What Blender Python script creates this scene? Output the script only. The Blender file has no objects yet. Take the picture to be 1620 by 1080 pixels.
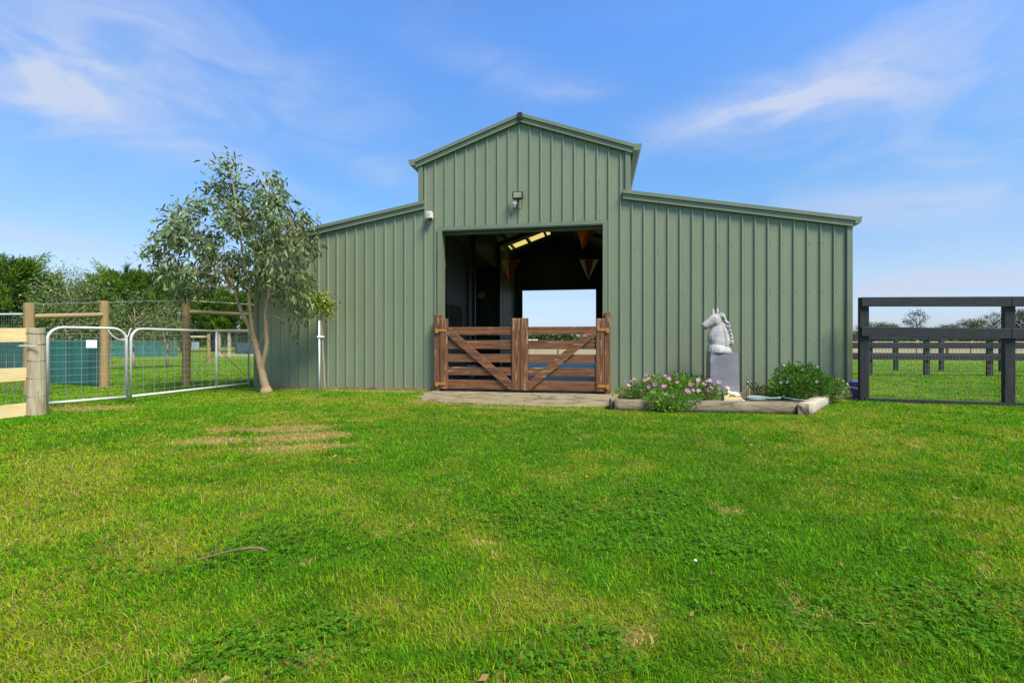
import bpy, math, random
import numpy as np
from mathutils import Vector, Matrix

random.seed(7)
rng = np.random.default_rng(11)
R = math.radians
scene = bpy.context.scene
COL = scene.collection
H = 0.93           # eye height of the photographer
F = 750.0          # focal length in photo pixels (used only to turn measurements into metres)

# ------------------------------------------------------------------ measuring helpers
def gpt(px, py, z=0.0):
    Y = (H - z) * F / (py - 540.0)
    return Vector(((px - 810.0) / F * Y, Y, z))
def at(px, py, Y):
    return Vector(((px - 810.0) / F * Y, Y, H + (540.0 - py) / F * Y))

TH = R(10.0)
CT, ST = math.cos(TH), math.sin(TH)
D0 = 8.56
T0 = -1.35
def barn_world(L, d, z=0.0):
    t = L + T0
    return Vector((t * CT + (D0 + d) * ST, -t * ST + (D0 + d) * CT, z))
def bl(px, d=0.0):
    """barn-local x of a photo column in the plane d metres behind the front wall"""
    r = (px - 810.0) / F
    Y = (D0 + d) / (CT + r * ST)
    return Y * (r * CT - ST) - T0
def bz(px, py, d=0.0):
    r = (px - 810.0) / F
    Y = (D0 + d) / (CT + r * ST)
    return H + (540.0 - py) / F * Y

# ------------------------------------------------------------------ numpy noise
_tab = np.random.default_rng(3).random((512, 512))
def vnoise(x, y, s=0):
    x = np.asarray(x, float) + s * 17.3; y = np.asarray(y, float) + s * 31.7
    xi = np.floor(x).astype(int); yi = np.floor(y).astype(int)
    fx = x - xi; fy = y - yi
    fx = fx * fx * (3 - 2 * fx); fy = fy * fy * (3 - 2 * fy)
    a = _tab[xi % 512, yi % 512]; b = _tab[(xi + 1) % 512, yi % 512]
    c = _tab[xi % 512, (yi + 1) % 512]; d = _tab[(xi + 1) % 512, (yi + 1) % 512]
    return (a * (1 - fx) + b * fx) * (1 - fy) + (c * (1 - fx) + d * fx) * fy
def fbm(x, y, s=0, o=4):
    v = 0; a = .5; t = 0
    for i in range(o):
        v = v + a * vnoise(x, y, s + i * 5); t += a
        x = np.asarray(x) * 2.03; y = np.asarray(y) * 2.03; a *= .5
    return v / t

# ------------------------------------------------------------------ materials
def nt(name):
    m = bpy.data.materials.new(name); m.use_nodes = True
    t = m.node_tree; t.nodes.clear()
    out = t.nodes.new('ShaderNodeOutputMaterial')
    return m, t, out
def node(t, typ, **kw):
    n = t.nodes.new(typ)
    for k, v in kw.items(): setattr(n, k, v)
    return n
def c4(c): return (c[0], c[1], c[2], 1.0)

def mat(name, c1, c2=None, scale=3.0, rough=.6, metal=0.0, stretch=(1, 1, 1), lo=.35, hi=.65, detail=6,
        c3=None, scale3=8.0, lo3=.55, hi3=.7, stretch3=(1, 1, 1), bump=0.0, bscale=60.0, bstretch=(1, 1, 1), spec=.5, rot=(0, 0, 0), rjit=0.0, coat=0.0):
    m, t, out = nt(name)
    b = node(t, 'ShaderNodeBsdfPrincipled')
    b.inputs['Roughness'].default_value = rough; b.inputs['Metallic'].default_value = metal
    b.inputs['Specular IOR Level'].default_value = spec
    b.inputs['Coat Weight'].default_value = coat
    t.links.new(b.outputs[0], out.inputs[0])
    tc = node(t, 'ShaderNodeTexCoord')
    def noisefac(scale, stretch, lo, hi, detail=6):
        mp = node(t, 'ShaderNodeMapping'); mp.inputs['Scale'].default_value = stretch; mp.inputs['Rotation'].default_value = rot
        t.links.new(tc.outputs['Object'], mp.inputs[0])
        n = node(t, 'ShaderNodeTexNoise'); n.inputs['Scale'].default_value = scale; n.inputs['Detail'].default_value = detail
        n.inputs['Roughness'].default_value = .62
        t.links.new(mp.outputs[0], n.inputs['Vector'])
        mr = node(t, 'ShaderNodeMapRange'); mr.inputs[1].default_value = lo; mr.inputs[2].default_value = hi
        t.links.new(n.outputs['Fac'], mr.inputs[0])
        return mr.outputs[0]
    col = None
    if c2 is None:
        b.inputs['Base Color'].default_value = c4(c1)
    else:
        mx = node(t, 'ShaderNodeMix', data_type='RGBA')
        t.links.new(noisefac(scale, stretch, lo, hi, detail), mx.inputs[0])
        mx.inputs[6].default_value = c4(c1); mx.inputs[7].default_value = c4(c2)
        col = mx.outputs[2]
        if c3 is not None:
            m2 = node(t, 'ShaderNodeMix', data_type='RGBA')
            t.links.new(noisefac(scale3, stretch3, lo3, hi3, 8), m2.inputs[0])
            t.links.new(col, m2.inputs[6]); m2.inputs[7].default_value = c4(c3)
            col = m2.outputs[2]
        t.links.new(col, b.inputs['Base Color'])
    if rjit:
        f = noisefac(scale * 1.7, stretch, .3, .7)
        mr = node(t, 'ShaderNodeMapRange'); mr.inputs[3].default_value = rough - rjit; mr.inputs[4].default_value = rough + rjit
        t.links.new(f, mr.inputs[0]); t.links.new(mr.outputs[0], b.inputs['Roughness'])
    if bump:
        f = noisefac(bscale, bstretch, 0, 1, 5)
        bp = node(t, 'ShaderNodeBump'); bp.inputs['Strength'].default_value = bump; bp.inputs['Distance'].default_value = .01
        t.links.new(f, bp.inputs['Height']); t.links.new(bp.outputs[0], b.inputs['Normal'])
    return m

def leafmat(name, trans=.35, rough=.5, spec=.35):
    m, t, out = nt(name)
    a = node(t, 'ShaderNodeAttribute', attribute_name='col')
    b = node(t, 'ShaderNodeBsdfPrincipled'); b.inputs['Roughness'].default_value = rough
    b.inputs['Specular IOR Level'].default_value = spec
    tr = node(t, 'ShaderNodeBsdfTranslucent'); mx = node(t, 'ShaderNodeMixShader'); mx.inputs[0].default_value = trans
    t.links.new(a.outputs['Color'], b.inputs['Base Color']); t.links.new(a.outputs['Color'], tr.inputs['Color'])
    t.links.new(b.outputs[0], mx.inputs[1]); t.links.new(tr.outputs[0], mx.inputs[2]); t.links.new(mx.outputs[0], out.inputs[0])
    return m

GREEN = (.186, .221, .134)
M = {}
M['clad'] = mat('green_steel_cladding', GREEN, (.162, .198, .121), scale=1.2, stretch=(1, 1, .35), rough=.42, spec=.45,
                c3=(.178, .190, .130), scale3=2.2, lo3=.5, hi3=.8, stretch3=(1.5, 1, .2), bump=.06, bscale=2.5, bstretch=(1, 1, .3), rjit=.06)
M['screw'] = mat('dull_screw_head', (.12, .135, .10), (.09, .10, .075), scale=30, rough=.5)
t = M['clad'].node_tree; b = [n_ for n_ in t.nodes if n_.type == 'BSDF_PRINCIPLED'][0]
tcn = node(t, 'ShaderNodeTexCoord'); sx_ = node(t, 'ShaderNodeSeparateXYZ'); t.links.new(tcn.outputs['Object'], sx_.inputs[0])
nn_ = node(t, 'ShaderNodeTexNoise'); nn_.inputs['Scale'].default_value = 9; nn_.inputs['Detail'].default_value = 8; nn_.inputs['Roughness'].default_value = .75
t.links.new(tcn.outputs['Object'], nn_.inputs['Vector'])
h_ = node(t, 'ShaderNodeMapRange'); h_.inputs[1].default_value = .05; h_.inputs[2].default_value = .55; h_.inputs[3].default_value = .32; h_.inputs[4].default_value = -.25
t.links.new(sx_.outputs[2], h_.inputs[0])
ad_ = node(t, 'ShaderNodeMath', operation='ADD'); t.links.new(nn_.outputs['Fac'], ad_.inputs[0]); t.links.new(h_.outputs[0], ad_.inputs[1])
mr_ = node(t, 'ShaderNodeMapRange'); mr_.inputs[1].default_value = .60; mr_.inputs[2].default_value = .95; mr_.inputs[4].default_value = .75; t.links.new(ad_.outputs[0], mr_.inputs[0])
mx_ = node(t, 'ShaderNodeMix', data_type='RGBA'); old_ = b.inputs['Base Color'].links[0].from_socket
t.links.new(mr_.outputs[0], mx_.inputs[0]); t.links.new(old_, mx_.inputs[6]); mx_.inputs[7].default_value = (.20, .175, .10, 1); t.links.new(mx_.outputs[2], b.inputs['Base Color'])
M['trim'] = mat('green_steel_trim', (.155, .186, .116), (.140, .170, .105), scale=3, rough=.4, spec=.45)
M['roof'] = mat('green_steel_roof', (.17, .23, .15), (.15, .20, .13), scale=2, rough=.4)
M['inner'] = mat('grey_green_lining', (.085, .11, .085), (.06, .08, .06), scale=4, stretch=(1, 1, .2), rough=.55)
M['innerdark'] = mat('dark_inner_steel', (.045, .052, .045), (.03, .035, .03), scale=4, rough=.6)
M['steel'] = mat('dark_frame_steel', (.026, .028, .026), (.018, .018, .016), scale=6, rough=.5)
M['palewhite'] = mat('pale_edge_paint', (.62, .66, .68), (.5, .54, .56), scale=8, rough=.45)
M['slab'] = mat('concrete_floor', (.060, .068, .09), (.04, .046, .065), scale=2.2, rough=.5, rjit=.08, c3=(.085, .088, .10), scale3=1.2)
M['concrete'] = mat('worn_concrete', (.165, .138, .076), (.25, .212, .122), scale=2.6, rough=.85, lo=.3, hi=.7,
                    c3=(.115, .09, .04), scale3=3.3, lo3=.5, hi3=.66, bump=.35, bscale=35)
M['crack'] = mat('crack_dirt', (.09, .075, .045), (.07, .10, .03), scale=9, rough=.95)
def wood(name, axis, c1, c2, c3, rot=(0, 0, 0), rough=.65, s3=5.0, lo3=.60, hi3=.70, gs=34, bmp=.35):
    st = {'x': (.07, 1, 1), 'z': (1, 1, .07), 'y': (1, .07, 1)}[axis]
    return mat(name, c1, c2, scale=gs, stretch=st, rough=rough, lo=.36, hi=.62, c3=c3, scale3=s3 * 3.6, lo3=lo3, hi3=hi3,
               stretch3={'x': (.14, 1, 1), 'z': (1, 1, .14), 'y': (1, .14, 1)}[axis], bump=bmp, bscale=gs * 2, bstretch=st, rot=rot, rjit=.08)
WB1, WB2, WB3 = (.066, .024, .007), (.195, .080, .024), (.36, .25, .14)
M['gx'] = wood('brown_stained_timber_rail', 'x', WB1, WB2, WB3, lo3=.60, hi3=.68)
M['gz'] = wood('brown_stained_timber_post', 'z', WB1, WB2, WB3, lo3=.57, hi3=.68)
M['gd1'] = wood('brown_stained_timber_brace', 'x', WB1, WB2, WB3, rot=(0, R(-37), 0), lo3=.60, hi3=.68)
M['gd2'] = wood('brown_stained_timber_brace_b', 'x', WB1, WB2, WB3, rot=(0, R(37), 0), lo3=.57, hi3=.68)
M['hinge'] = mat('rusty_yellow_steel', (.42, .20, .03), (.30, .12, .025), scale=20, rough=.55)
M['rawpine'] = wood('fresh_sawn_pine', 'y', (.66, .50, .22), (.72, .59, .31), (.50, .33, .13), lo3=.6, hi3=.8)
M['greypost'] = wood('weathered_grey_post', 'z', (.27, .225, .135), (.38, .335, .22), (.19, .115, .05), lo3=.55, hi3=.75, rough=.8)
M['treated'] = wood('treated_pine_post', 'z', (.235, .155, .058), (.31, .215, .09), (.14, .085, .03), lo3=.6, hi3=.8)
M['treatedx'] = wood('treated_pine_rail', 'x', (.27, .21, .085), (.34, .27, .12), (.16, .11, .04), lo3=.62, hi3=.8)
M['blackz'] = wood('black_stained_post', 'z', (.009, .010, .010), (.021, .022, .022), (.09, .075, .045), lo3=.6, hi3=.85, rough=.7, gs=22, bmp=.15)
M['blackx'] = wood('black_stained_rail', 'x', (.010, .011, .012), (.022, .024, .026), (.070, .066, .056), lo3=.64, hi3=.9, rough=.6, gs=22, bmp=.15)
M['oldgrey'] = wood('old_grey_sleeper', 'x', (.125, .098, .055), (.25, .205, .130), (.045, .034, .018), s3=3.4, lo3=.52, hi3=.7, rough=.9)
M['palesleeper'] = wood('sunlit_tone_sleeper', 'x', (.27, .235, .17), (.42, .37, .29), (.16, .11, .06), s3=3.0, lo3=.6, hi3=.8, rough=.9)  # side sleeper coloured paler than the others, for sunlight falling on it
M['galv'] = mat('galvanised_pipe', (.60, .60, .59), (.47, .47, .46), scale=12, rough=.5, metal=.2, spec=.5)
M['wire'] = mat('galvanised_wire', (.36, .37, .36), (.27, .28, .27), scale=12, rough=.45, metal=.4)
M['darkwire'] = mat('dull_wire', (.20, .21, .20), (.14, .15, .14), scale=12, rough=.55, metal=.3)
M['white'] = mat('white_plastic', (.78, .79, .80), (.70, .71, .73), scale=5, rough=.4)
M['cream'] = mat('cream_plastic', (.66, .65, .58), (.58, .57, .50), scale=8, rough=.45)
M['black'] = mat('black_plastic', (.015, .018, .015), (.025, .027, .024), scale=8, rough=.4)
M['lens'] = mat('floodlight_glass', (.42, .43, .34), (.34, .34, .26), scale=10, rough=.12, spec=.6)
M['shade'] = mat('green_shade_cloth', (.008, .105, .088), (.012, .14, .118), scale=40, stretch=(1, 1, .08), rough=.8, c3=(.018, .085, .062), scale3=1.0)
M['teal'] = mat('teal_fence_cloth', (.022, .115, .098), (.032, .145, .125), scale=6, stretch=(1, 1, .1), rough=.8)
M['soil'] = mat('dark_bed_soil', (.05, .035, .02), (.09, .065, .04), scale=18, rough=.95, bump=.6, bscale=30)
M['stone'] = mat('pale_cast_stone', (.43, .415, .385), (.22, .22, .225), scale=6.5, rough=.7, lo=.38, hi=.66, c3=(.38, .36, .31), scale3=9, lo3=.48, hi3=.66, bump=.25, bscale=45)
M['plinth'] = mat('blue_grey_plinth', (.165, .16, .17), (.26, .25, .255), scale=2.6, rough=.62, c3=(.35, .37, .45), scale3=3.4, lo3=.56, hi3=.72, bump=.1, bscale=40)
M['sandstone'] = mat('yellow_sandstone', (.52, .43, .17), (.58, .51, .28), scale=9, rough=.8, c3=(.33, .25, .08), scale3=14, bump=.2, bscale=60)
M['lion'] = mat('cream_sandstone', (.62, .52, .31), (.68, .60, .42), scale=14, rough=.8, c3=(.50, .36, .24), scale3=16)
M['brass'] = mat('tarnished_tap_metal', (.20, .21, .19), (.12, .12, .10), scale=20, rough=.35, metal=.7)
M['copper'] = mat('weathered_pipe', (.38, .31, .20), (.28, .25, .19), scale=14, rough=.45, metal=.4)
M['hose'] = mat('pale_green_hose', (.18, .26, .22), (.24, .32, .28), scale=10, rough=.45)
M['purple'] = mat('purple_plastic', (.16, .085, .50), (.13, .07, .42), scale=6, rough=.35)
M['gumbark'] = mat('smooth_gum_bark', (.43, .285, .15), (.33, .225, .125), scale=5, stretch=(1, 1, .3), rough=.75, c3=(.27, .18, .11), scale3=4, lo3=.58, hi3=.72, bump=.2, bscale=25)
M['bark'] = mat('brown_bark', (.14, .10, .07), (.09, .065, .045), scale=10, stretch=(1, 1, .2), rough=.9)
M['palebark'] = mat('pale_trunk_bark', (.36, .27, .19), (.26, .19, .13), scale=10, stretch=(1, 1, .2), rough=.85)
M['leaf'] = leafmat('gum_leaf', .22, .5, .22)
M['needle'] = leafmat('cypress_needle', .15, .6, .2)
M['bush'] = leafmat('bush_leaf', .3, .55, .15)
M['petal'] = leafmat('petal', .3, .6, .2)
M['blade'] = leafmat('grass_blade', .42, .65, .05)
M['red'] = mat('dark_red_cloth', (.45, .03, .015), (.35, .02, .012), scale=9, rough=.9)
M['orange'] = mat('orange_cloth', (.90, .20, .03), (.85, .15, .02), scale=9, rough=.85)
M['yellowcloth'] = mat('ochre_cloth', (.75, .55, .22), (.65, .45, .17), scale=9, rough=.9)
M['whitecloth'] = mat('off_white_cloth', (.80, .75, .62), (.72, .66, .52), scale=9, rough=.9)
M['brownrug'] = mat('brown_leather', (.16, .12, .075), (.10, .075, .05), scale=9, stretch=(1, 1, .2), rough=.8)
M['cardboard'] = mat('cardboard', (.24, .19, .13), (.19, .15, .10), scale=9, rough=.85)
M['paleblue'] = mat('pale_blue_plastic', (.42, .52, .60), (.36, .45, .52), scale=9, rough=.4)
M['stick'] = mat('dry_stick_bark', (.17, .105, .06), (.11, .07, .04), scale=30, rough=.9)
M['pebble'] = mat('white_pebble', (.75, .78, .82), (.6, .62, .66), scale=20, rough=.6)
M['palewood'] = mat('pale_weathered_timber', (.46, .38, .26), (.38, .30, .20), scale=5, rough=.85)
M['whitepanel'] = mat('white_shed_panel', (.62, .63, .62), (.55, .56, .55), scale=2, rough=.6)
M['greenbox'] = mat('bright_green_plastic', (.02, .30, .10), (.015, .24, .08), scale=5, rough=.4)

# translucent skylight sheet
m, t, out = nt('fibreglass_skylight')
tr = node(t, 'ShaderNodeBsdfTranslucent'); tr.inputs['Color'].default_value = (.80, .68, .36, 1)
df = node(t, 'ShaderNodeBsdfDiffuse'); df.inputs['Color'].default_value = (.5, .42, .25, 1)
mx = node(t, 'ShaderNodeMixShader'); mx.inputs[0].default_value = .12
t.links.new(tr.outputs[0], mx.inputs[1]); t.links.new(df.outputs[0], mx.inputs[2]); t.links.new(mx.outputs[0], out.inputs[0])
M['skylight'] = m

# ------------------------------------------------------------------ mesh builder
def root_matrix(o):
    while o.parent: o = o.parent
    return Matrix.Translation(o.location) @ Matrix.Rotation(o.rotation_euler.z, 4, 'Z')
def tag(o, label=None, cat=None, group=None, kind=None):
    if label: o['label'] = label
    if cat: o['category'] = cat
    if group: o['group'] = group
    if kind: o['kind'] = kind
    return o
def thing(name, label, cat, loc=(0, 0, 0), rotz=0.0, group=None):
    o = bpy.data.objects.new(name, None); COL.objects.link(o)
    o.empty_display_size = .2
    o.location = loc; o.rotation_euler = (0, 0, rotz)
    return tag(o, label, cat, group)
def link(name, me, parent=None, local=False):
    """link a mesh whose vertices are in world metres (or already in its root's space)"""
    o = bpy.data.objects.new(name, me)
    COL.objects.link(o)
    if parent is not None:
        if not local: me.transform(root_matrix(parent).inverted())
        o.parent = parent
    elif not local and len(me.vertices):
        co = np.empty(len(me.vertices) * 3); me.vertices.foreach_get('co', co); co = co.reshape(-1, 3)
        lo, hi = co.min(0), co.max(0)
        b = Vector(((lo[0] + hi[0]) / 2, (lo[1] + hi[1]) / 2, lo[2]))
        me.transform(Matrix.Translation(-b)); o.location = b
    return o

class MB:
    def __init__(s): s.v = []; s.f = []
    def quad(s, a, b, c, d):
        n = len(s.v); s.v += [tuple(a), tuple(b), tuple(c), tuple(d)]; s.f.append((n, n + 1, n + 2, n + 3)); return s
    def hexa(s, p):   # 8 points: bottom ring 0-3, top ring 4-7
        n = len(s.v); s.v += [tuple(q) for q in p]
        for f in ((3, 2, 1, 0), (4, 5, 6, 7), (0, 1, 5, 4), (1, 2, 6, 5), (2, 3, 7, 6), (3, 0, 4, 7)):
            s.f.append(tuple(n + i for i in f))
        return s
    def box(s, x0, x1, y0, y1, z0, z1):
        return s.hexa([(x0, y0, z0), (x1, y0, z0), (x1, y1, z0), (x0, y1, z0), (x0, y0, z1), (x1, y0, z1), (x1, y1, z1), (x0, y1, z1)])
    def bar(s, a, b, w, h, up=(0, 0, 1)):
        """a beam of section w (sideways) x h (up) from a to b"""
        a = Vector(a); b = Vector(b); d = (b - a).normalized(); u = Vector(up)
        sd = d.cross(u)
        if sd.length < 1e-5: u = Vector((0, 1, 0)); sd = d.cross(u)
        sd.normalize(); u = sd.cross(d).normalized(); sd *= w / 2; u *= h / 2
        return s.hexa([a - sd - u, a + sd - u, b + sd - u, b - sd - u, a - sd + u, a + sd + u, b + sd + u, b - sd + u])
    def prism(s, poly, off):
        """poly: 3-D ring; extruded by vector off"""
        n = len(s.v); k = len(poly); off = Vector(off)
        s.v += [tuple(p) for p in poly] + [tuple(Vector(p) + off) for p in poly]
        s.f.append(tuple(range(n + k - 1, n - 1, -1))); s.f.append(tuple(range(n + k, n + 2 * k)))
        for i in range(k):
            j = (i + 1) % k; s.f.append((n + i, n + j, n + k + j, n + k + i))
        return s
    def tube(s, pts, r, n=8, cap=True, ell=None, ref=None):
        pts = [Vector(p) for p in pts]; k = len(pts)
        rr = r if hasattr(r, '__len__') else [r] * k
        base = len(s.v); prev = None
        for i, p in enumerate(pts):
            d = (pts[min(i + 1, k - 1)] - pts[max(i - 1, 0)]).normalized()
            if ref is not None:
                a = Vector(ref); a = (a - d * a.dot(d)).normalized()
            elif prev is None:
                a = d.orthogonal().normalized()
            else:
                a = (prev - d * prev.dot(d)).normalized()
            prev = a; b = d.cross(a)
            for j in range(n):
                an = 2 * math.pi * j / n
                e = ell[i] if ell else rr[i]
                s.v.append(tuple(p + a * (math.cos(an) * e) + b * (math.sin(an) * rr[i])))
        for i in range(k - 1):
            for j in range(n):
                q = base + i * n; j2 = (j + 1) % n
                s.f.append((q + j, q + j2, q + n + j2, q + n + j))
        if cap:
            s.f.append(tuple(base + j for j in range(n - 1, -1, -1)))
            s.f.append(tuple(base + (k - 1) * n + j for j in range(n)))
        return s
    def lathe(s, cx, cy, prof, n=16):
        base = len(s.v); k = len(prof)
        for r, z in prof:
            for j in range(n):
                an = 2 * math.pi * j / n; s.v.append((cx + r * math.cos(an), cy + r * math.sin(an), z))
        for i in range(k - 1):
            for j in range(n):
                q = base + i * n; j2 = (j + 1) % n; s.f.append((q + j, q + j2, q + n + j2, q + n + j))
        s.f.append(tuple(base + j for j in range(n - 1, -1, -1))); s.f.append(tuple(base + (k - 1) * n + j for j in range(n)))
        return s
    def ball(s, c, rx, ry, rz, n=12, m=8):
        base = len(s.v); c = Vector(c)
        for i in range(m + 1):
            ph = math.pi * i / m
            for j in range(n):
                an = 2 * math.pi * j / n
                s.v.append((c.x + rx * math.sin(ph) * math.cos(an), c.y + ry * math.sin(ph) * math.sin(an), c.z + rz * math.cos(ph)))
        for i in range(m):
            for j in range(n):
                q = base + i * n; j2 = (j + 1) % n; s.f.append((q + j, q + n + j, q + n + j2, q + j2))
        return s
    def mesh(s, name, mt, smooth=False):
        me = bpy.data.meshes.new(name); me.from_pydata(s.v, [], s.f)
        if mt: me.materials.append(mt)
        if smooth: me.shade_smooth()
        me.update(); return me
    def build(s, name, mt, parent=None, local=False, smooth=False, bevel=0.0, label=None):
        me = s.mesh(name, mt, smooth)
        o = link(name, me, parent, local)
        if bevel:
            b = o.modifiers.new('bevel', 'BEVEL'); b.width = bevel; b.segments = 2; b.limit_method = 'ANGLE'; b.angle_limit = R(40)
        if label: o['label'] = label
        return o

def np_mesh(name, V, tris, mt, cols=None):
    """V (n,3), tris (k,3) or (k,4)"""
    me = bpy.data.meshes.new(name)
    V = np.ascontiguousarray(V, dtype=np.float32); tris = np.ascontiguousarray(tris, dtype=np.int32)
    k = tris.shape[1]
    me.vertices.add(len(V)); me.vertices.foreach_set('co', V.ravel())
    me.loops.add(tris.size); me.loops.foreach_set('vertex_index', tris.ravel())
    me.polygons.add(len(tris)); me.polygons.foreach_set('loop_start', np.arange(0, tris.size, k, dtype=np.int32))
    if cols is not None:
        a = me.attributes.new('col', 'FLOAT_COLOR', 'POINT')
        c = np.ones((len(V), 4), np.float32); c[:, :3] = cols
        a.data.foreach_set('color', c.ravel())
    me.materials.append(mt); me.update(calc_edges=True); me.validate()
    return me

def norm(a): return a / (np.linalg.norm(a, axis=1, keepdims=True) + 1e-9)

def leaves(name, P, Dr, L, W, C, mt, fold=.25):
    """diamond leaves folded on the mid-rib; P base, Dr direction, L length, W width, C colour"""
    n = len(P); Dr = norm(Dr)
    side = norm(np.cross(Dr, rng.normal(size=(n, 3))))
    nor = np.cross(Dr, side)
    L = np.asarray(L).reshape(-1, 1); W = np.asarray(W).reshape(-1, 1)
    mid = P + Dr * L * .42
    a = mid + side * W * .5 + nor * W * fold
    b = mid - side * W * .5 + nor * W * fold
    tip = P + Dr * L + nor * L * .08
    V = np.stack([P, a, tip, b], 1).reshape(-1, 3)
    i = np.arange(n) * 4
    T = np.concatenate([np.stack([i, i + 1, i + 2], 1), np.stack([i, i + 2, i + 3], 1)])
    return np_mesh(name, V, T, mt, np.repeat(C, 4, axis=0))

def leaves6(name, P, Dr, L, W, C, mt, fold=.2, bend=.16):
    """lanceolate leaves: six points, folded on the mid-rib and bending down towards the tip"""
    n = len(P); Dr = norm(Dr); side = norm(np.cross(Dr, rng.normal(size=(n, 3)))); nor = np.cross(Dr, side)
    L = np.asarray(L).reshape(-1, 1); W = np.asarray(W).reshape(-1, 1); dn = np.array([0, 0, -1.0]) * L * bend * rng.uniform(.2, 1.6, (n, 1))
    def at_(f, w_, s_): return P + Dr * L * f + side * W * w_ * s_ + nor * W * fold * abs(w_) * 2 + dn * f * f
    V = np.stack([P, at_(.24, .42, 1), at_(.24, .42, -1), at_(.60, .40, 1), at_(.60, .40, -1), P + Dr * L + dn], 1).reshape(-1, 3)
    i = np.arange(n) * 6
    T = np.concatenate([np.stack([i + a, i + b_, i + c], 1) for a, b_, c in ((0, 1, 2), (1, 3, 2), (2, 3, 4), (3, 5, 4))])
    return np_mesh(name, V, T, mt, np.repeat(C, 6, axis=0))
def pick(cols, w, n):
    cols = np.array(cols); w = np.array(w, float); w /= w.sum()
    c = cols[rng.choice(len(cols), n, p=w)]
    return c * rng.uniform(.82, 1.18, (n, 1))

# ================================================================== LIGHT, SKY, CAMERA
sun_el, sun_az = R(55), R(137)      # azimuth clockwise from +Y: to the right and behind the camera
sd = Vector((math.sin(sun_az) * math.cos(sun_el), math.cos(sun_az) * math.cos(sun_el), math.sin(sun_el)))
sl = bpy.data.lights.new('sun', 'SUN'); sl.energy = 4.5; sl.angle = R(20); sl.color = (1.0, .93, .80)
so = bpy.data.objects.new('sun', sl); COL.objects.link(so)
so.rotation_euler = (-sd).to_track_quat('-Z', 'Y').to_euler(); so.location = (6, -6, 12)

world = bpy.data.worlds.new('World'); scene.world = world; world.use_nodes = True
w = world.node_tree; w.nodes.clear()
wo = node(w, 'ShaderNodeOutputWorld'); bg = node(w, 'ShaderNodeBackground'); bg.inputs['Strength'].default_value = .09
w.links.new(bg.outputs[0], wo.inputs[0])
sky = node(w, 'ShaderNodeTexSky'); sky.sky_type = 'NISHITA'; sky.sun_disc = False
sky.sun_elevation = sun_el; sky.sun_rotation = sun_az; sky.altitude = 50; sky.air_density = 1.1; sky.dust_density = .6; sky.ozone_density = 1.6
def math_n(op, a, b=None):
    n = node(w, 'ShaderNodeMath', operation=op)
    for i, v in enumerate((a, b)):
        if v is None: continue
        if isinstance(v, (int, float)): n.inputs[i].default_value = v
        else: w.links.new(v, n.inputs[i])
    return n.outputs[0]
tc = node(w, 'ShaderNodeTexCoord'); sp = node(w, 'ShaderNodeSeparateXYZ'); w.links.new(tc.outputs['Generated'], sp.inputs[0])
az = math_n('ARCTAN2', sp.outputs[0], sp.outputs[1]); el = math_n('ARCSINE', sp.outputs[2])
# the air's own tint by height above the horizon, multiplied into the physical sky
tr = node(w, 'ShaderNodeValToRGB'); tm_ = node(w, 'ShaderNodeMapRange'); tm_.inputs[2].default_value = 1.0; w.links.new(el, tm_.inputs[0]); w.links.new(tm_.outputs[0], tr.inputs[0])
cr_ = tr.color_ramp
for pos, c_ in ((0, (.335, .41, .655)), (.12, (.43, .46, .54)), (.27, (.345, .52, .65)), (.58, (.43, .67, .96)), (.95, (.5, .53, .62))):
    e_ = cr_.elements[0] if pos == 0 else (cr_.elements[len(cr_.elements) - 1] if pos == .95 else cr_.elements.new(pos))
    e_.position = pos; e_.color = c4(c_)
t2 = node(w, 'ShaderNodeMix', data_type='RGBA', blend_type='MULTIPLY'); t2.inputs[0].default_value = 1
w.links.new(sky.outputs[0], t2.inputs[6]); w.links.new(tr.outputs[0], t2.inputs[7])
t3 = node(w, 'ShaderNodeVectorMath', operation='SCALE'); t3.inputs['Scale'].default_value = 2.0; w.links.new(t2.outputs[2], t3.inputs[0])
cx = node(w, 'ShaderNodeCombineXYZ'); w.links.new(az, cx.inputs[0]); w.links.new(el, cx.inputs[1])
def wnoise(vec, scale, detail, stretch, rot, dist=0.0, rough=.55):
    mp = node(w, 'ShaderNodeMapping'); mp.inputs['Scale'].default_value = stretch; mp.inputs['Rotation'].default_value = (0, 0, rot)
    w.links.new(vec, mp.inputs[0])
    n = node(w, 'ShaderNodeTexNoise'); n.inputs['Scale'].default_value = scale; n.inputs['Detail'].default_value = detail
    n.inputs['Roughness'].default_value = rough; n.inputs['Distortion'].default_value = dist
    w.links.new(mp.outputs[0], n.inputs['Vector']); return n.outputs['Fac']
def ramp(v, lo, hi, a=0.0, b=1.0):
    n = node(w, 'ShaderNodeMapRange', interpolation_type='SMOOTHSTEP')
    n.inputs[1].default_value = lo; n.inputs[2].default_value = hi; n.inputs[3].default_value = a; n.inputs[4].default_value = b
    w.links.new(v, n.inputs[0]); return n.outputs[0]
wisp = wnoise(cx.outputs[0], 4.6, 7, (1, 2.6, 1), R(-6), 1.0, .52)
veil = wnoise(cx.outputs[0], 2.1, 4, (1, 2.0, 1), R(12), .5)
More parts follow.
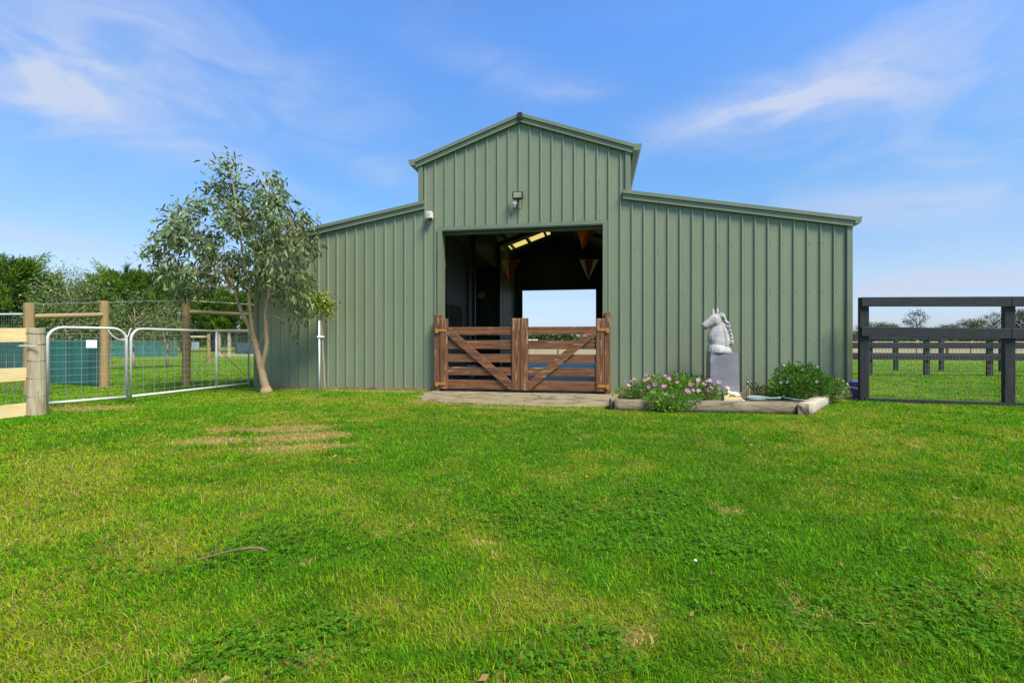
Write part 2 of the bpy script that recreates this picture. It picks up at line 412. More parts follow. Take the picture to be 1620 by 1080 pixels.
# clouds standing at fixed places in the sky: centre and half-size in azimuth / elevation, tilt, weight
def cloud(px, py, hx, hy, rot, wgt):
    a0 = math.atan((px - 810) / F); e0 = math.atan((540 - py) / F * math.cos(a0))
    dx = math_n('SUBTRACT', az, a0); dy = math_n('SUBTRACT', el, e0)
    c, s_ = math.cos(rot), math.sin(rot)
    u = math_n('ADD', math_n('MULTIPLY', dx, c), math_n('MULTIPLY', dy, s_))
    v = math_n('SUBTRACT', math_n('MULTIPLY', dy, c), math_n('MULTIPLY', dx, s_))
    u = math_n('DIVIDE', u, hx); v = math_n('DIVIDE', v, hy)
    q = math_n('ADD', math_n('MULTIPLY', u, u), math_n('MULTIPLY', v, v))
    return math_n('MULTIPLY', math_n('POWER', 2.718, math_n('MULTIPLY', q, -1.0)), wgt)
acc = None
for a in ((150, 150, .15, .055, R(6), .75), (60, 120, .22, .12, R(-10), .55), (180, 60, .2, .12, R(15), .35), (1150, 190, .13, .030, R(4), .95), (1250, 165, .20, .055, R(7), .7),
          (1450, 120, .22, .09, R(5), .75), (905, 143, .075, .018, R(-2), .7), (760, 100, .12, .03, R(-8), .35), (60, 375, .17, .016, R(-9), .9),
          (1500, 290, .26, .07, R(6), .95), (430, 130, .28, .07, R(-10), .4), (560, 250, .30, .035, R(-18), .35), (300, 230, .25, .03, R(-14), .45), (1440, 452, .09, .018, 0, 1.7),
          (1550, 442, .10, .014, 0, 1.2), (845, 496, .03, .006, 0, .6)):
    c = cloud(*a); acc = c if acc is None else math_n('ADD', acc, c)
body = math_n('MULTIPLY', acc, ramp(wisp, .30, .72, .18, 1.15))
thin = math_n('MULTIPLY', ramp(veil, .45, .75), .10)
low = math_n('MULTIPLY', ramp(el, .30, 0.0), .12)
msk = math_n('MINIMUM', math_n('ADD', math_n('ADD', math_n('MULTIPLY', body, .66), thin), low), .92)
cm = node(w, 'ShaderNodeMix', data_type='RGBA'); w.links.new(msk, cm.inputs[0]); w.links.new(t3.outputs[0], cm.inputs[6])
cm.inputs[7].default_value = (4.0, 4.5, 5.75, 1)
w.links.new(cm.outputs[2], bg.inputs['Color'])

cam = bpy.data.cameras.new('camera'); co = bpy.data.objects.new('camera', cam); COL.objects.link(co)
cam.sensor_width = 36; cam.sensor_fit = 'HORIZONTAL'; cam.lens = 36 * F / 1620; cam.clip_start = .05; cam.clip_end = 3000
co.location = (0, 0, H); co.rotation_euler = (R(90), 0, 0); scene.camera = co
vs = scene.view_settings; vs.view_transform = 'Standard'; vs.look = 'None'; vs.gamma = 1; vs.exposure = .77; vs.use_curve_mapping = False
scene.cycles.max_bounces = 8; scene.cycles.transparent_max_bounces = 4
scene.cycles.use_denoising = True; scene.cycles.denoising_prefilter = 'NONE'; scene.cycles.denoising_input_passes = 'RGB_ALBEDO_NORMAL'

# ================================================================== LAWN MAPS
def blob(x, y, px, py, rx, ry, rot=0.0):
    c = gpt(px, py); dx = x - c.x; dy = y - c.y
    cr, sr = math.cos(rot), math.sin(rot)
    u = (dx * cr + dy * sr) / rx; v = (-dx * sr + dy * cr) / ry
    return np.exp(-(u * u + v * v))
def brown_map(x, y):
    n = fbm(x * 3.1, y * 3.1, 2)
    e = np.zeros_like(x)
    for a, k_ in (((440, 678, .80, .26, R(8)), 1), ((345, 696, .50, .28, 0), 1), ((515, 688, .42, .26, R(15)), 1), ((470, 708, .62, .20, R(8)), 1.05), ((420, 694, .6, .36, 0), .85), ((572, 664, .30, .12, R(15)), .9)):
        e = np.maximum(e, blob(x, y, *a) * k_)
    m = np.clip((e * 1.1 + n * 1.25 - 1.12) * 2.8, 0, 1)
    wl_ = np.exp(-((x * ST + y * CT - D0 + .22) / .20) ** 2) * (np.abs(x * CT - y * ST - T0) < 5.4)
    m = np.maximum(m, np.clip((wl_ * .75 + n * .9 - .92) * 3, 0, 1))
    ap_ = np.exp(-(((x * CT - y * ST - T0 - .1) / 2.05) ** 6 + ((x * ST + y * CT - D0 + .85) / 1.15) ** 6))
    m = np.maximum(m, np.clip((ap_ * .9 + n * .7 - .9) * 3, 0, 1))
    g = np.clip((blob(x, y, 145, 645, .75, .30) * 1.1 + n * .8 - .85) * 4, 0, 1)
    g2 = np.clip((blob(x, y, 190, 690, .3, .12) + blob(x, y, 130, 660, .3, .2) * .7 + n * .8 - 1.1) * 4, 0, 1)
    g3 = np.clip((blob(x, y, 815, 646, 1.9, .18, R(-10)) + n * .7 - .95) * 3, 0, 1)
    sp = np.clip((fbm(x * 9.0, y * 9.0, 9) - .72) * 9, 0, 1) * .8
    return np.maximum.reduce([m, g, g2 * .8, sp, g3 * .7])
def dry_map(x, y):
    n = fbm(x * 1.1, y * 1.1, 4); n2 = fbm(x * 4.0, y * 4.0, 6)
    n3 = fbm(x * 11.0, y * 11.0, 8)
    d = .27 + (n - .5) * 1.3 + (n2 - .5) * 1.3 + (n3 - .5) * .9
    for a, k in (((120, 760, 1.3, 1.0, 0), .34), ((250, 840, .9, .5, 0), .25), ((560, 662, .7, .18, R(20)), .45), ((90, 720, 1.2, .35, 0), .32),
                 ((1480, 690, 1.8, .7, 0), .28), ((1050, 648, 2.0, .22, R(-8)), .30), ((1350, 655, .8, .5, 0), .22), ((1050, 980, .5, .3, 0), .18),
                 ((60, 1010, .5, .4, 0), .22), ((400, 1030, .4, .15, 0), .2), ((780, 1000, .35, .12, 0), .2), ((560, 632, 1.9, .5, R(-10)), .38), ((420, 622, 1.2, .5, R(-10)), .35),
                 ((760, 700, 1.6, 1.4, 0), -.36), ((980, 720, 1.3, 1.3, 0), -.3), ((450, 870, .6, .35, 0), -.22), ((1200, 800, .8, .6, 0), -.16)):
        d = d + k * blob(x, y, *a)
    return np.clip(d, 0, 1)
def clover_map(x, y):
    n = fbm(x * 2.6, y * 2.6, 12)
    e = np.zeros_like(x)
    for a in ((460, 850, .55, .32, R(10)), (350, 880, .4, .25, 0), (920, 1000, .22, .14, 0), (860, 820, .55, .4, 0), (1130, 860, .6, .28, R(-10)),
              (1250, 960, .5, .2, R(-15)), (700, 830, .4, .3, 0), (1500, 960, .5, .25, 0), (820, 1050, .3, .1, 0), (450, 1010, .3, .15, 0), (1000, 800, .5, .4, 0)):
        e = np.maximum(e, blob(x, y, *a))
    return np.clip((e * .7 + n * 1.2 - .85) * 2.2, 0, 1)

# ------------------------------------------------------------------ ground sheet
def axis(lo, hi, step, far, k):
    a = list(np.arange(lo, hi + 1e-6, step)); s = step; p = hi; up = []
    while p < far: s *= k; p += s; up.append(p)
    s = step; p = lo; dn = []
    while p > -far: s *= k; p -= s; dn.append(p)
    return np.array(dn[::-1] + a + up)
xs = axis(-9, 9, .1, 900, 1.16); ys = axis(-1, 12, .1, 900, 1.16)
GX, GY = np.meshgrid(xs, ys, indexing='ij'); nx_, ny_ = GX.shape
gx, gy = GX.ravel(), GY.ravel()
br = brown_map(gx, gy); dr = dry_map(gx, gy)
near = np.clip((11 - np.hypot(gx, gy)) / 5, 0, 1)
thatch = np.array([.038, .085, .003]) * (1 - dr[:, None]) + np.array([.16, .14, .018]) * dr[:, None]  # thatch colour darkened so the gaps between blades look shaded
lawnfar = np.array([.062, .155, .004]) * (1 - dr[:, None] * .8) + np.array([.20, .215, .020]) * dr[:, None] * .8
gcol = thatch * near[:, None] + lawnfar * (1 - near[:, None])
gcol = gcol * (1 - br[:, None]) + np.array([.185, .142, .044]) * br[:, None]
gz = (fbm(gx * 1.7, gy * 1.7, 21) - .5) * .022 * np.clip((14 - np.hypot(gx, gy)) / 4, 0, 1)
gz = gz - .004
idx = np.arange(nx_ * ny_).reshape(nx_, ny_)
quads = np.stack([idx[:-1, :-1].ravel(), idx[1:, :-1].ravel(), idx[1:, 1:].ravel(), idx[:-1, 1:].ravel()], 1)
m, t, out = nt('lawn_soil_and_thatch')
b = node(t, 'ShaderNodeBsdfPrincipled'); b.inputs['Roughness'].default_value = .9; b.inputs['Specular IOR Level'].default_value = .15
a = node(t, 'ShaderNodeAttribute', attribute_name='col')
tcn = node(t, 'ShaderNodeTexCoord')
def gn(scale, lo, hi, a_, b_):
    n = node(t, 'ShaderNodeTexNoise'); n.inputs['Scale'].default_value = scale; n.inputs['Detail'].default_value = 8; n.inputs['Roughness'].default_value = .7
    t.links.new(tcn.outputs['Object'], n.inputs['Vector'])
    r = node(t, 'ShaderNodeMapRange'); r.inputs[1].default_value = lo; r.inputs[2].default_value = hi; r.inputs[3].default_value = a_; r.inputs[4].default_value = b_
    t.links.new(n.outputs['Fac'], r.inputs[0]); return r.outputs[0]
hs = node(t, 'ShaderNodeHueSaturation'); t.links.new(a.outputs['Color'], hs.inputs['Color'])
t.links.new(gn(6, .3, .7, .55, 1.4), hs.inputs['Value']); t.links.new(gn(.45, .3, .7, .478, .515), hs.inputs['Hue'])
mx = node(t, 'ShaderNodeMix', data_type='RGBA'); t.links.new(gn(.9, .52, .72, 0, .6), mx.inputs[0])
t.links.new(hs.outputs[0], mx.inputs[6]); mx.inputs[7].default_value = (.15, .125, .03, 1)
t.links.new(mx.outputs[2], b.inputs['Base Color'])
bp = node(t, 'ShaderNodeBump'); bp.inputs['Strength'].default_value = .7; bp.inputs['Distance'].default_value = .04
t.links.new(gn(9, 0, 1, 0, 1), bp.inputs['Height']); t.links.new(bp.outputs[0], b.inputs['Normal'])
t.links.new(b.outputs[0], out.inputs[0])
gm = np_mesh('ground', np.stack([gx, gy, gz], 1), quads, m, gcol); gm.shade_smooth()
g = link('ground', gm, None, True); tag(g, kind='structure')

# dry paddock beyond the rail fences, and the pale track between
m = mat('dry_paddock_grass', (.19, .155, .070), (.24, .20, .10), scale=.25, rough=.95, c3=(.14, .14, .045), scale3=.12, lo3=.5, hi3=.75)
pm = MB()
pts = [(-5, 28), (0, 26.5), (6, 25.5), (22, 24.2), (60, 23), (140, 40), (140, 70), (-14, 72)]
pm.v = [(x, y, .02) for x, y in pts]; pm.f = [tuple(range(len(pts)))]
o = pm.build('dry_paddock', m); tag(o, kind='structure')

# ------------------------------------------------------------------ where grass may grow
BED = [gpt(966, 648), gpt(1268, 655), gpt(1325, 630)]
bedpoly = [(BED[0].x, BED[0].y), (BED[1].x, BED[1].y), (5.35, 7.75), (barn_world(2.0, .1).x, barn_world(2.0, .1).y)]
def inpoly(x, y, poly):
    c = np.zeros(x.shape, bool); n = len(poly)
    for i in range(n):
        x0, y0 = poly[i]; x1, y1 = poly[(i + 1) % n]
        k = ((y0 > y) != (y1 > y)) & (x < (x1 - x0) * (y - y0) / (y1 - y0 + 1e-12) + x0)
        c ^= k
    return c
aprL = [(-1.60, 0), (-1.64, -.5), (-1.52, -1.0), (-1.30, -1.45), (-.6, -1.68), (.3, -1.78), (1.1, -1.78), (1.62, -1.72), (1.80, -1.1), (1.84, 0)]
apron_pts = []
for i in range(len(aprL) - 1):
    for k in range(8):
        f = k / 8; L = aprL[i][0] * (1 - f) + aprL[i + 1][0] * f; d = aprL[i][1] * (1 - f) + aprL[i + 1][1] * f
        j = (vnoise(np.array([L * 6]), np.array([d * 6]), 3)[0] - .5) * .16 if i not in (0, 8) else 0
        apron_pts.append((L + j * .4, d + j))
apron_w = [barn_world(L, d) for L, d in apron_pts] + [barn_world(1.84, 0)]
apoly = [(p.x + (c_.x - p.x) * .05, p.y + (c_.y - p.y) * .05) for p in apron_w for c_ in (barn_world(.1, -.4),)]
def allowed(x, y):
    t_ = x * CT - y * ST - T0; d_ = x * ST + y * CT - D0
    inside = (np.abs(t_) < 5.48) & (d_ > -.03) & (d_ < 11.5)
    return ~inside & ~inpoly(x, y, apoly) & ~inpoly(x, y, bedpoly)

# ------------------------------------------------------------------ grass blades
def sample_lawn(n, y0, y1, power, spread):
    # density falling with distance as y**-power
    u = rng.random(n); q = 2 - power
    y = (y0 ** q + u * (y1 ** q - y0 ** q)) ** (1 / q)
    x = rng.uniform(-1, 1, n) * (spread * y + .35)
    k = allowed(x, y)
    return x[k], y[k]
x, y = sample_lawn(900000, .95, 13.5, 1.6, 1.17)
x2, y2 = sample_lawn(170000, 12.5, 26, 1.9, 1.15)
kk = rng.random(len(x2)) < np.clip((26 - y2) / 9, 0, 1); x, y = np.concatenate([x, x2[kk]]), np.concatenate([y, y2[kk]])
x3, y3 = sample_lawn(230000, .6, 13.5, 1.6, 0.0)          # the lawn goes on past both edges of the frame
x3 = np.sign(rng.random(len(x3)) - .5) * (1.17 * y3 + .35 + rng.random(len(x3)) * 2.4); kk = allowed(x3, y3)
x, y = np.concatenate([x, x3[kk]]), np.concatenate([y, y3[kk]])
bmap = brown_map(x, y); dmap = dry_map(x, y); cmap = clover_map(x, y)
keep = rng.random(len(x)) > np.maximum(bmap * .40, cmap * .25)
x, y, bmap, dmap = x[keep], y[keep], bmap[keep], dmap[keep]
n = len(x)
dist = np.hypot(x, y)
zb = (fbm(x * 1.7, y * 1.7, 21) - .5) * .022 * np.clip((14 - dist) / 4, 0, 1) - .006
tuft = fbm(x * 7, y * 7, 14)
Ln = rng.gamma(4.2, 1 / 4.2, n) * (.011 + .016 * tuft) * (1 - .35 * bmap) * np.clip(1.05 - .0 * dist, .8, 1.1)
Wd = .0026 * rng.uniform(.7, 1.35, n) * (1 + np.clip(dist - 1.5, 0, 30) * .30)
an = rng.uniform(0, 2 * np.pi, n)
lean = np.clip(np.abs(rng.normal(.85, .42, n)), 0, 1.5)
flow = fbm(x * 2.2, y * 2.2, 30) * 6.28
hx = np.cos(an) * .75 + np.cos(flow) * .45; hy = np.sin(an) * .75 + np.sin(flow) * .45
hn = np.hypot(hx, hy) + 1e-6; hx /= hn; hy /= hn
P0 = np.stack([x, y, zb], 1)
d1 = np.stack([hx * np.sin(lean * .6), hy * np.sin(lean * .6), np.cos(lean * .6)], 1)
d2 = np.stack([hx * np.sin(lean * 1.35), hy * np.sin(lean * 1.35), np.cos(lean * 1.35)], 1)
sa = an + np.pi / 2 + rng.normal(0, .7, n)
sdv = np.stack([np.cos(sa), np.sin(sa), np.zeros(n)], 1)
mid = P0 + d1 * (Ln * .55)[:, None]; tip = mid + d2 * (Ln * .55)[:, None]
hw = (Wd * .5)[:, None]
V = np.stack([P0 - sdv * hw, P0 + sdv * hw, mid + sdv * hw * .85, mid - sdv * hw * .85, tip], 1).reshape(-1, 3)
i5 = np.arange(n) * 5
T = np.concatenate([np.stack([i5, i5 + 1, i5 + 2], 1), np.stack([i5, i5 + 2, i5 + 3], 1), np.stack([i5 + 3, i5 + 2, i5 + 4], 1)])
u = rng.random(n)
clump = fbm(x * 9, y * 9, 40); yl = np.clip(dmap * 1.15 - .04, 0, .92)
col = (.62 + .76 * clump)[:, None] * pick([(.074, .240, .005), (.112, .305, .007), (.160, .365, .009), (.048, .165, .004)], [3, 4, 3, 2], n)
k = u < yl; col[k] = pick([(.25, .37, .008), (.33, .39, .012), (.19, .33, .006)], [3, 2, 3], k.sum())
k = (u < yl * yl * .30); col[k] = pick([(.42, .34, .12), (.34, .26, .08), (.30, .27, .06)], [2, 2, 2], k.sum())
k = (rng.random(n) < bmap * .95); col[k] = pick([(.60, .49, .14), (.46, .36, .09), (.22, .145, .042), (.42, .43, .05)], [5, 3, 1.8, 2], k.sum())
gme = np_mesh('grass', V, T, M['blade'], np.repeat(col, 5, axis=0))
o = link('grass', gme, None, True); tag(o, 'short green lawn grass with yellow and brown dry patches', 'grass', kind='stuff')

# clover rosettes
x, y = sample_lawn(150000, 1.0, 6.5, 1.3, 1.15)
k = rng.random(len(x)) < clover_map(x, y) * .40; x, y = x[k], y[k]; n = len(x)
zc = rng.uniform(.008, .026, n)
Ps, Ds, Ls, Ws, Cs = [], [], [], [], []
a0 = rng.uniform(0, 6.28, n); sz = rng.uniform(.007, .013, n) * (1 + np.clip(np.hypot(x, y) - 2, 0, 9) * .10)
cc = pick([(.055, .18, .010), (.080, .225, .013), (.115, .28, .016)], [3, 3, 1], n)
tl = rng.normal(0, .25, (n, 2))
for j in range(3):
    a = a0 + j * 2.094
    Ps.append(np.stack([x, y, zc], 1)); Ds.append(np.stack([np.cos(a), np.sin(a), tl[:, 0] * np.cos(a) + tl[:, 1] * np.sin(a)], 1)); Ls.append(sz); Ws.append(sz * .95); Cs.append(cc)
P_ = np.concatenate(Ps); D_ = norm(np.concatenate(Ds)); L_ = np.concatenate(Ls)[:, None]; W_ = np.concatenate(Ws)[:, None]; C_ = np.concatenate(Cs)
sv = norm(np.cross(D_, np.array([0, 0, 1.0]) + rng.normal(0, .15, D_.shape)))
V = np.stack([P_, P_ + D_ * L_ * .55 + sv * W_ * .5, P_ + D_ * L_ + sv * W_ * .18, P_ + D_ * L_ - sv * W_ * .18, P_ + D_ * L_ * .55 - sv * W_ * .5], 1).reshape(-1, 3)
i5 = np.arange(len(P_)) * 5
T = np.concatenate([np.stack([i5, i5 + 1, i5 + 2], 1), np.stack([i5, i5 + 2, i5 + 3], 1), np.stack([i5, i5 + 3, i5 + 4], 1)])
o = link('clover', np_mesh('clover', V, T, M['blade'], np.repeat(C_, 5, axis=0)), None, True)
tag(o, 'dark green clover leaves growing in patches through the lawn', 'clover', kind='stuff')

# fallen leaves, straw
x, y = sample_lawn(420, 1.2, 8.2, 1.1, 1.12); n = len(x)
k = rng.random(n) < .35 + dry_map(x, y) * .8; x, y = x[k], y[k]; n = len(x)
a = rng.uniform(0, 6.28, n)
P = np.stack([x, y, rng.uniform(.020, .032, n)], 1); Dd = np.stack([np.cos(a), np.sin(a), rng.normal(0, .22, n)], 1)
isst = rng.random(n) < .6
L_ = np.where(isst, rng.uniform(.04, .13, n), rng.uniform(.02, .045, n)); W_ = np.where(isst, .004, rng.uniform(.010, .018, n))
c = pick([(.36, .27, .10), (.28, .17, .07), (.42, .33, .13), (.18, .10, .05)], [3, 3, 1, 3], n)
o = link('leaf_litter', leaves('leaf_litter', P, Dd, L_, W_, c, M['petal']), None, True)
tag(o, 'scattered dry leaves and straw lying on the lawn', 'leaf litter', kind='stuff')
# apron
ap = MB(); zz = .016
ap.prism([(p.x, p.y, -.03) for p in apron_w], (0, 0, zz + .03))
for k_, v_ in enumerate(ap.v):      # the slab falls towards the lawn
    d_ = v_[0] * ST + v_[1] * CT - D0
    if v_[2] > 0: ap.v[k_] = (v_[0], v_[1], zz + .005 * d_)
capn = len(ap.v) // 2; ap.f = [f_ for f_ in ap.f if len(f_) == 4]
mid0 = len(ap.v); c_ = barn_world(.1, -.02); ap.v.append((c_.x, c_.y, zz))
for k_ in range(capn): ap.f.append((capn + k_, capn + (k_ + 1) % capn, mid0))
o = ap.build('concrete_apron', M['concrete']); tag(o, kind='structure')
cr = MB()
for (L0, d0, L1, d1) in ((-1.2, -.75, -.1, -.62), (-1.0, -.9, -.55, -1.15), (.25, -.2, .5, -.95), (.5, -.95, .25, -1.3), (.9, -.35, 1.15, -.9), (1.15, -.9, 1.7, -1.15), (1.15, -.9, .4, -1.05), (-1.7, -.4, -1.2, -.75)):
    pts = []
    for k in range(13):
        f = k / 12; j = random.uniform(-.035, .035)
        pts.append((L0 + (L1 - L0) * f + j, d0 + (d1 - d0) * f + random.uniform(-.035, .035)))
    for a_, b_ in zip(pts[:-1], pts[1:]):
        wd = random.uniform(.004, .016)
        pa, pb = barn_world(*a_, zz + .005 * a_[1] + .004), barn_world(*b_, zz + .005 * b_[1] + .004)
        dv = (pb - pa).normalized(); sv_ = Vector((-dv.y, dv.x, 0)) * wd
        cr.quad(pa - sv_, pb - sv_, pb + sv_, pa + sv_)
cr.build('crack', M['crack'], o)

# ================================================================== BARN
barn = thing('barn', 'green ribbed steel barn with raised gabled centre and lean-to wings', 'barn', barn_world(0, 0, 0), -TH)
HW, HI = 5.45, 1.95
def ztop_main(L): return 5.07 - .3525 * abs(L)
def ztop_wing(L): return 3.58 - .175 * (abs(L) - 1.82)
OL, OR_, OH = -1.49, 1.475, 3.02
DEP = 10.8
def ztop(L):
    return (ztop_main(L) if abs(L) <= HI + 1e-6 else ztop_wing(L)) - .06
ribs = np.arange(-1.83 - .2006 * 20, HW, .2006)
def ribbed(name, x0, x1, zb, zt, mt, parent=barn, d=0.0, sgn=-1):
    """profiled steel sheet: flat pans, two faint swages, trapezoid ribs"""
    prof = [(x0, 0.0)]
    for r_ in ribs:
        for dx, dd in ((-.1003 + .045, 0), (-.1003 + .052, .0018), (-.1003 + .060, 0), (-.019, 0), (-.010, .023), (.010, .023), (.019, 0), (.1003 - .060, 0), (.1003 - .052, .0018), (.1003 - .045, 0)):
            X = r_ + dx
            if x0 + .002 < X < x1 - .002: prof.append((X, dd))
    prof.append((x1, 0.0)); prof.sort()
    # break points under the ridge
    if x0 < 0 < x1:
        e = 0.0
        for (a, da), (b_, db) in zip(prof[:-1], prof[1:]):
            if a <= 0 <= b_: e = da + (db - da) * (0 - a) / max(b_ - a, 1e-6)
        prof.append((0.0, e)); prof.sort()
    mb = MB()
    for X, dd in prof: mb.v += [(X, d + sgn * dd, zb), (X, d + sgn * dd, zt(X))]
    for i in range(len(prof) - 1): mb.f.append((2 * i, 2 * i + 2, 2 * i + 3, 2 * i + 1))
    return mb
wl = MB()
def add(dst, src):
    n = len(dst.v); dst.v += src.v; dst.f += [tuple(i + n for i in f) for f in src.f]
ZB = .045
for (a, b_, z0) in ((-HW, -HI, ZB), (-HI, OL, ZB), (OL, OR_, OH), (OR_, HI, ZB), (HI, HW, ZB)):
    f = ztop if True else None
    if abs(a) > HI or abs(b_) > HI:
        f = lambda X: ztop_wing(X) - .06
    else:
        f = lambda X: ztop_main(X) - .06
    add(wl, ribbed('w', a, b_, z0, f, None))
nfw = len(wl.f)
for r_ in ribs:
    for zz_ in (.16, .95, 1.75, 2.55, 3.25, 3.75, 4.25, 4.7):
        X = r_ + .035
        if abs(X) > HW - .1 or zz_ > ztop(X) - .12: continue
        if OL - .1 < X < OR_ + .1 and zz_ < OH + .1: continue
        wl.box(X - .0055, X + .0055, -.006, .001, zz_ - .0055, zz_ + .0055)
fw = wl.build('front_wall', M['clad'], barn, True)
fw.data.materials.append(M['screw'])
for i_ in range(nfw, len(fw.data.polygons)): fw.data.polygons[i_].material_index = 1
# base flashing gap + footing
MB().box(-HW + .01, OL - .08, -.02, .10, -.05, .043).build('footing', M['concrete'], barn, True)
MB().box(OR_ + .08, HW - .01, -.02, .10, -.05, .043).build('footing', M['concrete'], barn, True)
# jamb and lintel flashings, corner flashings
tr_ = MB()
tr_.box(OL - .085, OL, -.036, -.031, .03, OH + .055).box(OL - .004, OL, -.031, .16, .03, OH)
tr_.box(OR_, OR_ + .085, -.036, -.031, .03, OH + .055).box(OR_, OR_ + .004, -.031, .16, .03, OH)
tr_.box(OL, OR_, -.036, -.031, OH - .01, OH + .055)
tr_.build('door_trim', M['trim'], barn, True)
MB().box(OL, OR_, -.030, .16, OH - .03, OH - .012).box(OL, OR_, .08, .16, OH - .075, OH - .031).build('lintel', M['inner'], barn, True)
for s in (-1, 1):
    cf = MB()
    x0, x1 = sorted((s * (HW - .075), s * (HW + .004)))
    cf.box(x0, x1, -.036, -.031, .03, ztop_wing(HW) - .02)
    cf.build('corner_flashing', M['trim'], barn, True); cf = MB()
    x0, x1 = sorted((s * (HI - .085), s * (HI + .004)))
    cf.box(x0, x1, -.036, -.031, 3.42, ztop_main(HI) - .03)
    cf.build('corner_flashing', M['trim'], barn, True)
# barge cappings: lower fold and proud rolled top
def barge(x0, x1, zt, name='barge_capping'):
    mb = MB(); za, zb_ = zt(x0), zt(x1)
    def strip(d0, d1, t0, t1):
        mb.hexa([(x0, d0, za - t1), (x1, d0, zb_ - t1), (x1, d1, zb_ - t1), (x0, d1, za - t1), (x0, d0, za - t0), (x1, d0, zb_ - t0), (x1, d1, zb_ - t0), (x0, d1, za - t0)])
    strip(-.060, -.0365, .066, .155); strip(-.066, -.0605, .100, .106); strip(-.082, .10, 0, .062)
    mb.build(name, M['trim'], barn, True)
barge(-2.0, -.0015, ztop_main); barge(.0015, 2.0, ztop_main)
barge(-5.47, -1.82, ztop_wing); barge(1.82, 5.47, ztop_wing)
MB().box(-.045, .045, -.095, -.083, 4.94, 5.055).box(-.035, .035, -.105, -.096, 4.97, 5.07).build('ridge_end_cap', M['black'], barn, True)
# gutters
def gutter(s, x, zt, d0, d1, wd=.125):
    mb = MB(); h = .11
    def X(v): return x + s * v
    ring = [(0, 0), (wd * .75, 0), (wd, .035), (wd + .002, h), (wd + .012, h + .006), (wd + .012, h), (wd - .008, h - .01), (wd - .008, .04), (wd * .72, .008), (.008, .008), (.008, h), (0, h)]
    mb.prism([(X(a), d0, zt - h + b_) for a, b_ in ring], (0, d1 - d0, 0))
    mb.prism([(X(a), d0 - .002, zt - h + b_) for a, b_ in ((0, 0), (wd * .75, 0), (wd, .035), (wd + .002, h), (0, h))], (0, .0018, 0))
    mb.build('gutter', M['trim'], barn, True)
for s in (-1, 1):
    gutter(s, s * 2.003, ztop_main(2.0) - .005, -.075, DEP)
    gutter(s, s * 5.473, ztop_wing(5.47) - .005, -.075, DEP, .09)
# roof sheets
def slope(x0, x1, zt, d0, d1, off=.012, th=.02):
    mb = MB(); za, zb_ = zt(x0) - off, zt(x1) - off
    mb.hexa([(x0, d0, za - th), (x1, d0, zb_ - th), (x1, d1, zb_ - th), (x0, d1, za - th), (x0, d0, za), (x1, d0, zb_), (x1, d1, zb_), (x0, d1, za)])
    return mb
rf = MB()
SK0, SK1 = 8.45, 9.15
add(rf, slope(-2.0, -.002, ztop_main, .102, SK0)); add(rf, slope(-2.0, -.002, ztop_main, SK1, DEP + .1))
add(rf, slope(-.30, -.002, ztop_main, SK0, SK1)); add(rf, slope(-2.0, -1.80, ztop_main, SK0, SK1)); add(rf, slope(-1.16, -1.08, ztop_main, SK0, SK1))
add(rf, slope(.002, 2.0, ztop_main, .102, DEP + .1))
add(rf, slope(-5.47, -1.952, ztop_wing, .102, DEP + .1)); add(rf, slope(1.952, 5.47, ztop_wing, .102, DEP + .1))
rf.build('roof', M['roof'], barn, True)
add_ = slope(-1.80, -1.16, ztop_main, SK0, SK1, .016, .006); add_.build('skylight', M['skylight'], barn, True)
add_ = slope(-1.08, -.30, ztop_main, SK0, SK1, .016, .006); add_.build('skylight', M['skylight'], barn, True)
# side, back and clerestory walls
sw = MB()
for s in (-1, 1):
    a, b_ = sorted((s * HW, s * (HW - .03))); sw.box(a, b_, .003, DEP, .045, ztop_wing(HW) - .022)
    a, b_ = sorted((s * HI, s * (HI - .03))); sw.box(a, b_, .003, DEP, 3.40, ztop_main(HI) - .022)
sw.build('side_wall', M['clad'], barn, True)
bw = MB()
B0, B1 = -1.62, 1.36
def backpanel(x0, x1, z0, zt):
    e = .022; bw.hexa([(x0, DEP - .03, z0), (x1, DEP - .03, z0), (x1, DEP, z0), (x0, DEP, z0), (x0, DEP - .03, zt(x0) - e), (x1, DEP - .03, zt(x1) - e), (x1, DEP, zt(x1) - e), (x0, DEP, zt(x0) - e)])
backpanel(-HW + .031, -HI, .045, ztop_wing); backpanel(HI, HW - .031, .045, ztop_wing)
backpanel(-HI + .031, B0, .045, ztop_main); backpanel(B1, HI - .031, .045, ztop_main)
backpanel(B0, 0, 3.02, ztop_main); backpanel(0, B1, 3.02, ztop_main)
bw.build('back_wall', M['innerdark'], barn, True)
# floor slab
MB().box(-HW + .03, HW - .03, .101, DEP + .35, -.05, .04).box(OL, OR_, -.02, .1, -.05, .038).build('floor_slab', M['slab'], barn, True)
# inside partitions with vertical joint lines
def part_wall(d0, d1, L, zt, name, mt):
    mb = MB(); d = d0; k = 0
    while d < d1 - .01:
        e = min(d + .3, d1); mb.box(L - .02 - (.004 if k % 2 else 0), L + (.004 if k % 2 else 0), d, e - .006, .045, zt); d = e; k += 1
    return mb.build(name, mt, barn, True)
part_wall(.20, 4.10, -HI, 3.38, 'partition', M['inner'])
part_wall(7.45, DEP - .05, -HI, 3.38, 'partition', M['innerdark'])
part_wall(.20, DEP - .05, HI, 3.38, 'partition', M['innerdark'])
cw = MB(); L = -HW + .05; k = 0
while L < -HI - .03:
    e = min(L + .3, -HI - .022); cw.box(L, e - .006, 7.46 - (.004 if k % 2 else 0), 7.5, .045, 3.3 if L > -3 else 3.0); L = e; k += 1
cw.build('stall_wall', M['inner'], barn, True)
MB().box(-HI - .03, -HI + .012, 4.11, 4.15, .045, 2.42).build('stall_post', M['palewhite'], barn, True)
MB().box(-HI - .03, -HI + .012, 7.40, 7.445, .045, 2.42).build('stall_post', M['palewhite'], barn, True)
